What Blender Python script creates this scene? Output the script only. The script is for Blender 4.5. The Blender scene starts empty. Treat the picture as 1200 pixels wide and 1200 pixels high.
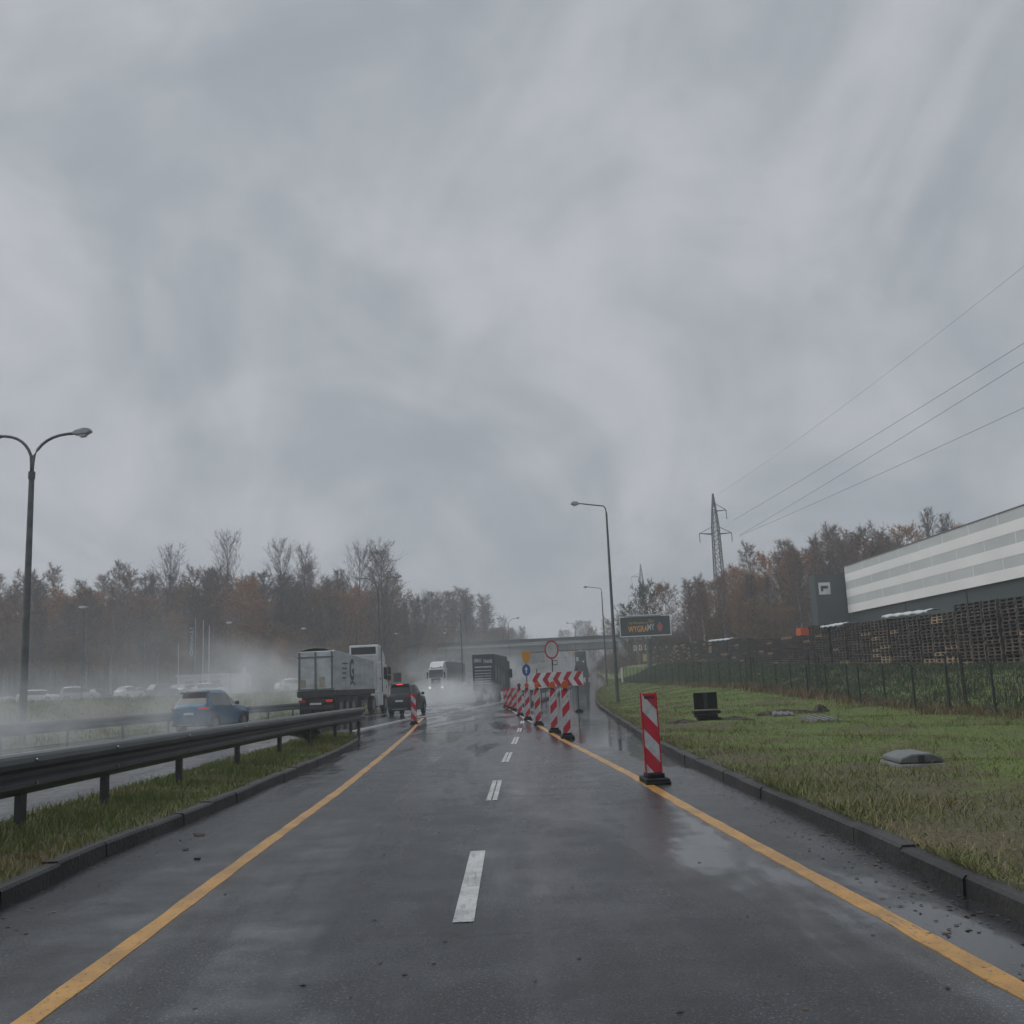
import bpy, bmesh, math, random
import numpy as np
from mathutils import Vector, Matrix
random.seed(7); rng = np.random.default_rng(7)
R = math.radians
scn = bpy.context.scene
COL = scn.collection

# ------------------------------------------------------------------ helpers
def sm(a, b, x):
    t = min(1.0, max(0.0, (x - a) / (b - a))); return t * t * (3 - 2 * t)
def lerp(a, b, t): return a + (b - a) * t
def interp(x, xs, ys): return float(np.interp(x, xs, ys))

class MB:
    """collects shapes into one mesh"""
    def __init__(s): s.v = []; s.f = []; s.m = []
    def add(s, vs, fs, mi=0):
        o = len(s.v); s.v += [tuple(v) for v in vs]
        s.f += [tuple(i + o for i in f) for f in fs]; s.m += [mi] * len(fs); return s
    def box(s, x0, x1, y0, y1, z0, z1, mi=0, M=None):
        vs = [Vector((x, y, z)) for z in (z0, z1) for y in (y0, y1) for x in (x0, x1)]
        if M is not None: vs = [M @ v for v in vs]
        return s.add(vs, [(0, 2, 3, 1), (4, 5, 7, 6), (0, 1, 5, 4), (2, 6, 7, 3), (0, 4, 6, 2), (1, 3, 7, 5)], mi)
    def tube(s, pts, rad, n=8, mi=0, caps=True):
        pts = [Vector(p) for p in pts]
        if not isinstance(rad, (list, tuple)): rad = [rad] * len(pts)
        vs = []; fs = []
        up = Vector((0, 0, 1))
        for i, p in enumerate(pts):
            d = (pts[min(i + 1, len(pts) - 1)] - pts[max(i - 1, 0)]).normalized()
            a = d.cross(up if abs(d.z) < .95 else Vector((1, 0, 0))).normalized(); b = d.cross(a)
            for k in range(n):
                t = 2 * math.pi * (k + .5) / n
                vs.append(p + (a * math.cos(t) + b * math.sin(t)) * rad[i])
        for i in range(len(pts) - 1):
            for k in range(n):
                k2 = (k + 1) % n
                fs.append((i * n + k, i * n + k2, (i + 1) * n + k2, (i + 1) * n + k))
        if caps:
            fs.append(tuple(range(n))[::-1]); fs.append(tuple((len(pts) - 1) * n + k for k in range(n)))
        return s.add(vs, fs, mi)
    def prism(s, poly, y0, y1, mi=0, axis='y'):
        """poly: (a,b) outline; extruded along the axis"""
        n = len(poly)
        def P(a, b, c): return (a, c, b) if axis == 'y' else ((c, a, b) if axis == 'x' else (a, b, c))
        vs = [P(a, b, y0) for a, b in poly] + [P(a, b, y1) for a, b in poly]
        fs = [tuple(range(n)), tuple(range(2 * n - 1, n - 1, -1))]
        for i in range(n):
            j = (i + 1) % n; fs.append((i, i + n, j + n, j))
        return s.add(vs, fs, mi)
    def disc(s, cx, cz, r, y0, y1, n=24, mi=0, sx=1.0):
        return s.prism([(cx + sx * r * math.cos(2 * math.pi * k / n), cz + r * math.sin(2 * math.pi * k / n)) for k in range(n)], y0, y1, mi)
    def build(s, name, mats, parent=None, loc=None, smooth=False, bevel=0, seg=2):
        me = bpy.data.meshes.new(name)
        me.from_pydata(s.v, [], s.f)
        if not isinstance(mats, (list, tuple)): mats = [mats]
        for m in mats: me.materials.append(m)
        me.polygons.foreach_set('material_index', s.m)
        bm = bmesh.new(); bm.from_mesh(me)
        bmesh.ops.recalc_face_normals(bm, faces=bm.faces[:])
        if bevel:
            bmesh.ops.bevel(bm, geom=[e for e in bm.edges if len(e.link_faces) == 2 and e.calc_face_angle(0) > .5], offset=bevel, segments=seg, affect='EDGES', profile=.5, clamp_overlap=True)
        bm.to_mesh(me); bm.free()
        if smooth:
            me.polygons.foreach_set('use_smooth', [True] * len(me.polygons))
        o = bpy.data.objects.new(name, me); COL.objects.link(o)
        if parent: o.parent = parent
        if loc: o.location = loc
        return o

def tag(o, label=None, cat=None, group=None, kind=None):
    if label: o['label'] = label
    if cat: o['category'] = cat
    if group: o['group'] = group
    if kind: o['kind'] = kind
    return o
def thing(name, label, cat, loc=(0, 0, 0), rz=0, group=None):
    o = bpy.data.objects.new(name, None); COL.objects.link(o)
    o.empty_display_size = .3; o.location = loc; o.rotation_euler = (0, 0, rz)
    return tag(o, label, cat, group)
def kids(o): return [c for c in bpy.data.objects if c.parent is o]
def dup(root, loc=None, rz=None, label=None, scale=None):
    def cp(o, par):
        c = o.copy(); COL.objects.link(c)
        if par: c.parent = par
        for k in CH.get(o.name, []): cp(k, c)
        return c
    CH = {}
    for o in bpy.data.objects:
        if o.parent: CH.setdefault(o.parent.name, []).append(o)
    r = cp(root, None)
    if loc is not None: r.location = loc
    if rz is not None: r.rotation_euler = (0, 0, rz)
    if label: r['label'] = label
    if scale: r.scale = scale
    return r
def structure(name, mb, mats, smooth=False):
    o = mb.build(name, mats, smooth=smooth); o['kind'] = 'structure'; return o

# ------------------------------------------------------------------ materials
def N(nt, t, **kw):
    n = nt.nodes.new(t)
    for k, v in kw.items():
        if k.startswith('i_'): n.inputs[k[2:].replace('_', ' ')].default_value = v
        else: setattr(n, k, v)
    return n
def newmat(name):
    m = bpy.data.materials.new(name); m.use_nodes = True
    nt = m.node_tree; return m, nt, nt.nodes['Principled BSDF']
def mixc(nt, fac, a, b):
    n = nt.nodes.new('ShaderNodeMix'); n.data_type = 'RGBA'
    for i, v in ((0, fac), (6, a), (7, b)):
        if hasattr(v, 'is_linked'): nt.links.new(v, n.inputs[i])
        elif i == 0: n.inputs[i].default_value = v
        else: n.inputs[i].default_value = (*v, 1)
    return n.outputs[2]
def ramp(nt, src, lo, hi):
    n = N(nt, 'ShaderNodeMapRange', interpolation_type='SMOOTHSTEP'); nt.links.new(src, n.inputs[0])
    n.inputs[1].default_value = lo; n.inputs[2].default_value = hi; return n.outputs[0]
def noise(nt, scale, detail=4, vec=None, rough=.55, dist=0):
    n = N(nt, 'ShaderNodeTexNoise'); n.inputs['Scale'].default_value = scale; n.inputs['Detail'].default_value = detail
    n.inputs['Roughness'].default_value = rough; n.inputs['Distortion'].default_value = dist
    if vec is not None: nt.links.new(vec, n.inputs['Vector'])
    return n.outputs[0]
def coords(nt, kind='Object', scale=None):
    c = N(nt, 'ShaderNodeTexCoord').outputs[kind]
    if scale:
        mp = N(nt, 'ShaderNodeMapping'); mp.inputs['Scale'].default_value = scale
        nt.links.new(c, mp.inputs[0]); c = mp.outputs[0]
    return c
def math_(nt, op, a, b=0.0, c=None):
    n = N(nt, 'ShaderNodeMath', operation=op)
    for i, v in enumerate((a, b, c)):
        if v is None: continue
        if hasattr(v, 'is_linked'): nt.links.new(v, n.inputs[i])
        else: n.inputs[i].default_value = v
    return n.outputs[0]
def pm(name, col, rough=.5, metal=0, col2=None, scale=3, detail=5, bump=0, bscale=30, spec=.5, stretch=None, emit=None, es=1, lo=.35, hi=.7):
    m, nt, b = newmat(name)
    b.inputs['Roughness'].default_value = rough; b.inputs['Metallic'].default_value = metal
    b.inputs['Specular IOR Level'].default_value = spec
    b.inputs['Base Color'].default_value = (*col, 1)
    if col2 is not None:
        v = coords(nt, 'Object', stretch)
        f = ramp(nt, noise(nt, scale, detail, v), lo, hi)
        nt.links.new(mixc(nt, f, col, col2), b.inputs['Base Color'])
    if bump:
        bn = N(nt, 'ShaderNodeBump'); bn.inputs['Strength'].default_value = bump; bn.inputs['Distance'].default_value = .02
        nt.links.new(noise(nt, bscale, 3, coords(nt)), bn.inputs['Height']); nt.links.new(bn.outputs[0], b.inputs['Normal'])
    if emit:
        b.inputs['Emission Color'].default_value = (*emit, 1); b.inputs['Emission Strength'].default_value = es
    return m

M = {}
M['steel'] = pm('dull_steel', (.055, .06, .063), .42, .55, (.03, .034, .036), 2.5, bump=.15, bscale=12)
M['railsteel'] = pm('wet_rail_steel', (.062, .07, .073), .4, .5, (.04, .046, .049), 1.1, bump=.06, bscale=14)
M['polesteel'] = pm('lamp_pole_steel', (.12, .125, .13), .5, .3, (.08, .085, .09), 3)
M['concretepole'] = pm('concrete_pole', (.13, .135, .135), .75, 0, (.08, .085, .088), 4)
M['lamphead'] = pm('lamp_head_grey', (.42, .44, .46), .4, .1, (.3, .32, .34), 8)
M['lampglass'] = pm('lamp_lens', (.5, .52, .54), .15)
M['rubber'] = pm('black_rubber', (.007, .007, .008), .6, 0, (.014, .014, .015), 12, bump=.3, spec=.2)
M['tyre'] = pm('tyre', (.014, .014, .015), .7, 0, (.025, .025, .025), 9)
M['rim'] = pm('rim', (.22, .23, .24), .35, .7)
M['white'] = pm('white_paint', (.72, .73, .74), .35, 0, (.55, .56, .56), 1.5)
M['offwhite'] = pm('grimy_white_paint', (.55, .56, .56), .45, 0, (.38, .38, .37), 1.2)
M['red'] = pm('red_sheeting', (.42, .012, .022), .4)
M['orange'] = pm('orange_lamp_lens', (.55, .10, .02), .3)
M['smokelens'] = pm('dark_lamp_lens', (.12, .07, .05), .3)
M['yellowsign'] = pm('yellow_sign', (.62, .27, .02), .45)
M['bluesign'] = pm('blue_sign', (.015, .07, .28), .4)
M['glass'] = pm('dark_glass', (.012, .015, .018), .08, 0, spec=.7)
M['blue'] = pm('blue_car_paint', (.012, .10, .20), .25, .1, (.025, .12, .20), 2)
M['charcoal'] = pm('charcoal_car_paint', (.03, .036, .042), .3, .3, (.045, .05, .055), 2)
M['silver'] = pm('silver_car_paint', (.36, .38, .40), .3, .4, (.28, .3, .31), 2)
M['carwhite'] = pm('white_car_paint', (.65, .66, .67), .3)
M['carred'] = pm('red_car_paint', (.25, .02, .02), .3)
M['carblack'] = pm('black_car_paint', (.02, .021, .023), .25)
M['cardarkblue'] = pm('navy_car_paint', (.02, .035, .08), .3)
M['plastic'] = pm('black_plastic', (.018, .019, .02), .55)
M['taillit'] = pm('lit_tail_lamp', (.4, .01, .01), .3, emit=(1, .06, .05), es=.18)
M['brakelit'] = pm('lit_brake_lamp', (.5, .02, .02), .3, emit=(1, .10, .08), es=1.0)
M['tail'] = pm('tail_lamp', (.28, .012, .012), .25)
M['headlit'] = pm('lit_headlamp', (.8, .8, .8), .2, emit=(1, .97, .9), es=1.6)
M['plate'] = pm('number_plate', (.55, .56, .55), .5)
M['chassis'] = pm('dirty_chassis', (.022, .022, .023), .7, 0, (.045, .043, .04), 3)
M['tipper'] = pm('tipper_alloy', (.50, .54, .55), .55, .05, (.34, .36, .355), 1.1, stretch=(1, .3, 2))
M['tarp'] = pm('grey_tarpaulin', (.13, .14, .145), .6, 0, (.09, .095, .1), 3)
M['ochre'] = pm('ochre_dirt', (.30, .245, .14), .7, 0, (.36, .37, .35), 3)
M['curtain'] = pm('dark_truck_curtain', (.028, .036, .045), .5, 0, (.04, .05, .058), 1.5)
M['letter'] = pm('pale_lettering', (.55, .57, .58), .5)
M['darkletter'] = pm('dark_lettering', (.05, .06, .07), .5)
M['greytrailer'] = pm('grey_trailer_side', (.20, .22, .22), .5, 0, (.16, .175, .175), 1.2)
M['greentruck'] = pm('dark_green_truck', (.028, .055, .052), .5, 0, (.04, .065, .06), 2)
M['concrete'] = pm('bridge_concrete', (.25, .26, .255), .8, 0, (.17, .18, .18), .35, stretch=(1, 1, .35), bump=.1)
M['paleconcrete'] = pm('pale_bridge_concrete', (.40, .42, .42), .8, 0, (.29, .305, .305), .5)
M['kerb'] = pm('wet_kerb_concrete', (.036, .035, .034), .5, 0, (.016, .016, .016), 1.6, bump=.5, bscale=22, spec=.3)
M['cladwhite'] = pm('white_cladding', (.80, .80, .775), .5, 0, (.73, .735, .71), .15)
M['cladgrey'] = pm('grey_mesh_cladding', (.50, .52, .51), .6, 0, (.45, .47, .46), .2)
M['dkgreen'] = pm('dark_green_cladding', (.035, .05, .052), .5, 0, (.045, .06, .06), .3)
M['orangebox'] = pm('orange_plastic', (.55, .10, .03), .5)
M['sheet'] = pm('white_plastic_sheet', (.5, .53, .55), .35)
M['fencegreen'] = pm('green_fence_post', (.012, .028, .022), .5)
M['stake'] = pm('dark_wet_timber', (.03, .03, .025), .7)
M['bark'] = pm('dark_bark', (.045, .04, .036), .85, 0, (.08, .072, .065), 6)
M['birch'] = pm('pale_birch_bark', (.38, .36, .34), .8, 0, (.10, .09, .085), 1.2, stretch=(1, 1, 2.5))
M['twig'] = pm('twigs', (.085, .068, .07), .9)
M['twigred'] = pm('reddish_twigs', (.15, .095, .078), .9)
M['leaforange'] = pm('orange_leaves', (.52, .23, .06), .7, 0, (.38, .19, .07), .5)
M['leafbrown'] = pm('brown_leaves', (.30, .165, .075), .7, 0, (.35, .21, .085), .5)
M['leafgreen'] = pm('olive_leaves', (.075, .08, .03), .7, 0, (.1, .085, .03), .5)
M['deadleaf'] = pm('dead_leaves', (.11, .065, .03), .5, 0, (.06, .04, .02), 4)
M['needle'] = pm('dark_needles', (.02, .032, .02), .8)
M['fencewire'] = pm('green_fence_wire', (.02, .042, .034), .6)
M['pylon'] = pm('pylon_steel', (.10, .11, .115), .6, .3)
M['wire'] = pm('power_cable', (.05, .052, .055), .5)
M['board'] = pm('billboard_face', (.02, .032, .04), .45)
M['frame'] = pm('billboard_frame', (.68, .71, .73), .4, .2)
M['gold'] = pm('golden_letters', (.85, .40, .03), .5)
M['palegold'] = pm('pale_gold_letters', (.6, .45, .16), .5)
M['berry'] = pm('berry_red', (.55, .05, .07), .5)
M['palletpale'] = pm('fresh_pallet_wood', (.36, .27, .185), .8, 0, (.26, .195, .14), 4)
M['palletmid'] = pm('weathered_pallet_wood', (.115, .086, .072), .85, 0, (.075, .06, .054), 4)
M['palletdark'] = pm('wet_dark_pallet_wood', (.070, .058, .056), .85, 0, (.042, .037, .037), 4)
M['soil'] = pm('wet_soil', (.03, .024, .017), .85, 0, (.055, .043, .028), 9, bump=.6)
M['slab'] = pm('grey_concrete_slab', (.16, .165, .16), .7, 0, (.10, .105, .10), 4)
M['palemetal'] = pm('galvanised_lid', (.34, .37, .39), .4, .4)
M['coverlid'] = pm('weathered_lid', (.13, .14, .14), .35, .3, (.09, .095, .09), 5)
M['wallpale'] = pm('pale_render', (.42, .44, .44), .7)

def stripe_mat(name, flip, h=1.0, w=.19, period=.44):
    m, nt, b = newmat(name)
    sx = N(nt, 'ShaderNodeSeparateXYZ'); nt.links.new(coords(nt), sx.inputs[0])
    x = math_(nt, 'MULTIPLY', sx.outputs[0], -1.16 * flip)
    t = math_(nt, 'SUBTRACT', math_(nt, 'ADD', x, h + .12 - 1.16 * w / 2), sx.outputs[2])
    fr = math_(nt, 'FRACT', math_(nt, 'ADD', math_(nt, 'DIVIDE', t, period), 10.0))
    red = math_(nt, 'GREATER_THAN', fr, .5)
    dirt = ramp(nt, noise(nt, 9, 5, coords(nt)), .45, .8)
    base = mixc(nt, red, (.50, .52, .53), (.50, .010, .03))
    nt.links.new(mixc(nt, math_(nt, 'MULTIPLY', dirt, .6), base, (.12, .10, .10)), b.inputs['Base Color'])
    b.inputs['Roughness'].default_value = .38
    return m
M['stripe_r'] = stripe_mat('red_white_stripes_falling', 1)
M['stripe_l'] = stripe_mat('red_white_stripes_rising', -1)

def asphalt():
    m, nt, b = newmat('wet_asphalt')
    co = coords(nt)
    big = noise(nt, .7, 5, coords(nt, 'Object', (1, .13, 1)), .6, .4)          # long streaks of standing water
    mid = noise(nt, 1.9, 6, co, .62)
    fine = noise(nt, 150, 2, co)
    grit = noise(nt, 64, 2, co, .6)
    c1 = mixc(nt, ramp(nt, mid, .34, .68), (.018, .020, .024), (.034, .037, .042))
    c2 = mixc(nt, math_(nt, 'MULTIPLY', ramp(nt, grit, .58, .66), .85), c1, (.17, .17, .17))
    c2 = mixc(nt, math_(nt, 'MULTIPLY', ramp(nt, fine, .52, .72), .5), c2, (.095, .095, .097))
    trk = noise(nt, 1.1, 3, coords(nt, 'Object', (1, .02, 1)))
    c2 = mixc(nt, math_(nt, 'MULTIPLY', ramp(nt, trk, .48, .62), .45), c2, (.017, .018, .021))
    patch = noise(nt, .16, 2, co)
    c3 = mixc(nt, math_(nt, 'MULTIPLY', ramp(nt, patch, .5, .53), .45), c2, (.018, .019, .022))
    vo = N(nt, 'ShaderNodeTexVoronoi', feature='DISTANCE_TO_EDGE'); vo.inputs['Scale'].default_value = .28
    wob = N(nt, 'ShaderNodeTexNoise'); wob.inputs['Scale'].default_value = 1.6; wob.inputs['Detail'].default_value = 4; nt.links.new(co, wob.inputs['Vector'])
    av = N(nt, 'ShaderNodeVectorMath', operation='MULTIPLY_ADD'); nt.links.new(wob.outputs['Color'], av.inputs[0]); av.inputs[1].default_value = (.9, .9, 0); nt.links.new(co, av.inputs[2])
    nt.links.new(av.outputs[0], vo.inputs['Vector'])
    crack = math_(nt, 'MULTIPLY', ramp(nt, vo.outputs[0], .006, .002), ramp(nt, noise(nt, .33, 2, co), .5, .58))
    c4 = mixc(nt, math_(nt, 'MULTIPLY', crack, .8), c3, (.008, .008, .009))
    nt.links.new(c4, b.inputs['Base Color'])
    sx = N(nt, 'ShaderNodeSeparateXYZ'); nt.links.new(co, sx.inputs[0])
    far = ramp(nt, sx.outputs[1], 9, 30)
    gut = ramp(nt, sx.outputs[0], .6, 2.5)
    wet = math_(nt, 'ADD', math_(nt, 'ADD', math_(nt, 'MULTIPLY', ramp(nt, big, .42, .60), .75), math_(nt, 'MULTIPLY', gut, .5)), math_(nt, 'MULTIPLY', far, .45))
    wet = math_(nt, 'ADD', wet, math_(nt, 'MULTIPLY', math_(nt, 'SUBTRACT', mid, .5), 1.1))
    wet = math_(nt, 'MINIMUM', math_(nt, 'MAXIMUM', wet, 0.0), 1.0)
    ro = N(nt, 'ShaderNodeMapRange'); nt.links.new(wet, ro.inputs[0])
    ro.inputs[3].default_value = .33; ro.inputs[4].default_value = .05
    nt.links.new(ro.outputs[0], b.inputs['Roughness'])
    b.inputs['IOR'].default_value = 1.36
    bp = N(nt, 'ShaderNodeBump'); bp.inputs['Distance'].default_value = .008
    st = N(nt, 'ShaderNodeMapRange'); nt.links.new(wet, st.inputs[0]); st.inputs[3].default_value = .7; st.inputs[4].default_value = .03
    nt.links.new(st.outputs[0], bp.inputs['Strength'])
    nt.links.new(math_(nt, 'ADD', grit, math_(nt, 'MULTIPLY', fine, .8)), bp.inputs['Height'])
    nt.links.new(bp.outputs[0], b.inputs['Normal'])
    return m
M['asphalt'] = asphalt()
M['seam'] = pm('tar_seam', (.018, .018, .02), .25)

def paint(name, col, wear):
    m, nt, b = newmat(name)
    co = coords(nt)
    w = ramp(nt, noise(nt, 34, 6, co, .75), .5 + wear, .58 + wear)
    scr = ramp(nt, noise(nt, 5, 5, coords(nt, 'Object', (5, .35, 1)), .7), .56, .7)
    g = noise(nt, 2.2, 5, co, .65)
    c_ = mixc(nt, ramp(nt, g, .32, .7), col, tuple(x * .58 for x in col))
    c_ = mixc(nt, math_(nt, 'MULTIPLY', scr, .75), c_, (.07, .068, .066))
    nt.links.new(mixc(nt, w, c_, (.04, .041, .043)), b.inputs['Base Color'])
    b.inputs['Roughness'].default_value = .34
    bp = N(nt, 'ShaderNodeBump'); bp.inputs['Strength'].default_value = .45; bp.inputs['Distance'].default_value = .006
    nt.links.new(noise(nt, 70, 3, co), bp.inputs['Height']); nt.links.new(bp.outputs[0], b.inputs['Normal'])
    return m
M['yellow'] = paint('yellow_road_tape', (.52, .27, .05), .06)
M['roadwhite'] = paint('worn_white_paint', (.55, .56, .55), .05)

def grassmat():
    m, nt, b = newmat('verge_grass')
    co = coords(nt)
    n1 = noise(nt, .35, 5, co); n2 = noise(nt, 2.5, 5, co); n3 = noise(nt, 22, 4, co)
    g = mixc(nt, ramp(nt, n3, .3, .7), (.072, .112, .015), (.115, .155, .026))
    d = mixc(nt, ramp(nt, n3, .3, .7), (.06, .053, .026), (.11, .09, .045))
    sx = N(nt, 'ShaderNodeSeparateXYZ'); nt.links.new(co, sx.inputs[0])
    f = math_(nt, 'ADD', math_(nt, 'MULTIPLY', n1, .65), math_(nt, 'MULTIPLY', n2, .35))
    near = math_(nt, 'MULTIPLY', ramp(nt, sx.outputs[0], 6.5, 3.0), .12)      # dry trampled strip along the kerb
    nt.links.new(mixc(nt, ramp(nt, math_(nt, 'ADD', f, near), .5, .62), g, d), b.inputs['Base Color'])
    b.inputs['Roughness'].default_value = .85
    bp = N(nt, 'ShaderNodeBump'); bp.inputs['Strength'].default_value = .8; bp.inputs['Distance'].default_value = .05
    nt.links.new(math_(nt, 'ADD', n3, n2), bp.inputs['Height']); nt.links.new(bp.outputs[0], b.inputs['Normal'])
    return m
M['grass'] = grassmat()
M['ground'] = pm('rough_ground', (.04, .046, .02), .9, 0, (.075, .065, .04), .25, bump=.5, bscale=4)
def blademat(name, a, b_, c):
    m, nt, b = newmat(name)
    n1 = noise(nt, .45, 4, coords(nt)); n2 = noise(nt, 7, 3, coords(nt))
    x = mixc(nt, ramp(nt, n2, .35, .65), a, b_)
    nt.links.new(mixc(nt, ramp(nt, n1, .53, .66), x, c), b.inputs['Base Color']); b.inputs['Roughness'].default_value = .6
    return m
M['blade'] = blademat('grass_blades', (.080, .130, .018), (.125, .172, .028), (.19, .17, .058))
M['dryblade'] = blademat('dry_grass_blades', (.15, .145, .05), (.11, .135, .034), (.19, .16, .068))
M['bankblade'] = blademat('rank_bank_grass', (.035, .052, .016), (.055, .07, .024), (.075, .07, .035))
M['weed'] = blademat('reddish_dry_weeds', (.18, .115, .06), (.13, .10, .05), (.22, .17, .09))

# ------------------------------------------------------------------ terrain
def zr(Y):                                   # road level: flat, then climbing past the bridge
    Y = min(Y, 520.0)
    if Y <= 60: return 0.0
    t = min(1.0, (Y - 60) / 100.0)
    z = 3.5 * (t ** 3 - t ** 4 / 2)
    return z + (.035 * (Y - 160) if Y > 160 else 0)
def c(Y):                                    # the road bends gently to the right
    if Y <= 10: return 0.0
    t = min(1.0, (Y - 10) / 40.0)
    z = .115 * 40 * (t ** 3 - t ** 4 / 2)
    return z + (.115 * (Y - 50) if Y > 50 else 0)
def XR(Y): return interp(Y, [-20, 5.3, 8, 10.6, 16, 23, 39, 52, 66, 100, 140, 165, 205, 260, 900], [2.5, 2.57, 2.66, 2.7, 2.8, 3.1, 4.1, 4.95, 6.1, 9.3, 14.6, 16.6, 18.6, 25.5, 99])
def XL(Y): return -14.4 + c(Y)
def XF(Y): return interp(Y, [-20, 15, 25, 52, 100, 110], [11.7, 11.5, 11.3, 12.2, 12.0, 12.4])
def zf(Y): return interp(Y, [0, 25, 52, 100, 150, 250], [0.02, .05, .64, 1.05, 2.0, 5.0])
def zp(Y): return interp(Y, [0, 38, 65, 80, 120, 160, 300], [.8, 1.15, 1.7, 2.1, 3.0, 3.5, 7.5])
XP = 19.7
def vz(X, Y):                                # right verge and the bank behind the fence
    k = XR(Y) + .16; z0 = zr(Y) + .11
    if X <= XF(Y) and XF(Y) > k + .5:
        t = (X - k) / (XF(Y) - k); t = max(0, t)
        bumpy = .03 * math.sin(X * 1.7 + Y * .9) + .025 * math.sin(X * .8 - Y * 1.3)
        return lerp(z0, max(zf(Y), zr(Y) + .1), t * t * (3 - 2 * t)) + bumpy * min(1, t * 5)
    a = max(XF(Y), k) + .3
    za = max(zf(Y), zr(Y) + .1) if XF(Y) > k + .5 else z0
    return lerp(za, max(zp(Y), zr(Y) + .1), sm(a, max(XP - 2.0, a + 4), X))
def h(X, Y):
    if X > XR(Y) + .16: z = vz(X, Y)
    elif X > XL(Y): z = zr(Y)
    else:
        d = XL(Y) - 1.8 - X
        z = lerp(zr(Y), max(1.5, zr(Y) + .2), sm(0, 9, d))
    # embankments carrying the road up to the bridge
    for side in (-1, 1):
        if abs(Y - 203) > 26: continue
        fall = max(0, abs(Y - 203) - 6) * .55
        if side > 0:
            if X > 23.9: z = max(z, min(8.9 - fall, zr(Y) + (X - 23.9) * (1.1 if fall > 0 else 9)))
        elif X < -19.2: z = max(z, min(8.9 - fall, zr(Y) + (-19.2 - X) * (1.1 if fall > 0 else 9)))
    return z

def strip(name, mats, ys, xs_of, z_of, smooth=True):
    """sheet sampled at rows ys; xs_of(y) lists the lateral positions"""
    vs = []; fs = []; n = None
    for y in ys:
        xs = xs_of(y); n = len(xs)
        vs += [(x, y, z_of(x, y)) for x in xs]
    for i in range(len(ys) - 1):
        for k in range(n - 1):
            a = i * n + k; fs.append((a, a + 1, a + n + 1, a + n))
    mb = MB(); mb.add(vs, fs)
    return structure(name, mb, mats, smooth)

ys_g = list(np.concatenate([np.arange(-40, 130, 4.0), np.arange(130, 260, 3.0), np.arange(260, 700, 20.0), np.array([700, 900, 1300, 2000, 3000])]))
xs_g = list(np.concatenate([np.array([-3000, -1500, -700, -400, -250, -180]), np.arange(-140, -40, 8.0), np.arange(-40, 60, 1.5), np.arange(60, 150, 8.0), np.array([180, 250, 400, 700, 1500, 3000])]))
strip('ground', M['ground'], ys_g, lambda y: xs_g, lambda x, y: h(x, y) - .16)
ys_r = list(np.concatenate([np.arange(-20, 60, 1.0), np.arange(60, 300, 3.0), np.arange(300, 521, 10.0)]))
strip('road', M['asphalt'], ys_r, lambda y: list(np.linspace(XL(y) - 1.2, XR(y) + .02, 15)), lambda x, y: zr(y))
ys_v = list(np.concatenate([np.arange(-12, 40, .5), np.arange(40, 180, 2.0)]))
def vx(y):
    k = XR(y) + .14; f = max(XF(y), k + 1.0)
    return list(np.linspace(k, f, 16)) + list(np.linspace(f + .6, max(XP + 3, f + 4), 12))
strip('verge', M['grass'], ys_v, vx, vz)
ys_l = list(np.arange(-12, 170, 2.0))
strip('roadside_bank', M['grass'], ys_l, lambda y: [XL(y) - 1.1 - d for d in (0, .6, 1.5, 3, 5, 7, 9, 12, 16)][::-1], lambda x, y: h(x, y) + .02)

# kerbs: stones with a joint every metre
def kerb(name, xf, y0, y1, side, step=1.0, hgt=.125, w=.15):
    mb = MB(); y = y0
    while y < y1:
        a, b = y + .003, min(y + step, y1) - .003
        j = random.uniform(-.010, .010); dz = random.uniform(-.012, .008)
        vs = []
        for yy in (a, b):
            x = xf(yy) + j; z = zr(yy)
            o = [(x, z - .1), (x + side * .012, z + hgt - .02 + dz), (x + side * .03, z + hgt + dz), (x + side * w, z + hgt + dz), (x + side * w, z - .1)]
            vs += [(p, yy, q) for p, q in o]
        fs = [(k, k + 1, k + 6, k + 5) for k in range(4)] + [(0, 1, 2, 3, 4), (9, 8, 7, 6, 5)]
        mb.add(vs, fs); y += step
    return structure(name, mb, M['kerb'])
kerb('kerb', XR, -6, 150, 1)
def XM(Y): return interp(Y, [-20, 6, 9, 13, 22, 26, 28.5, 29.6], [-3.3, -3.3, -3.4, -3.32, -3.42, -3.62, -3.95, -4.5])
kerb('kerb', XM, -6, 29.4, -1)
ys_m = list(np.arange(-12, 29.6, .6))
strip('median_grass', M['grass'], ys_m, lambda y: list(np.linspace(-5.35 if y < 28 else -5.35 + (y - 28) * .3, XM(y) - .13, 6)), lambda x, y: .10 + .05 * math.sin(max(0, min(1, (x + 5.35) / 1.9)) * math.pi) + .012 * math.sin(x * 9 + y * 5))
kerb('kerb', lambda y: 1.2 + .105 * (y - 62) + .0008 * (y - 62) ** 1.5, 62, 190, 1, 2.0, .13, .55)

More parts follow.
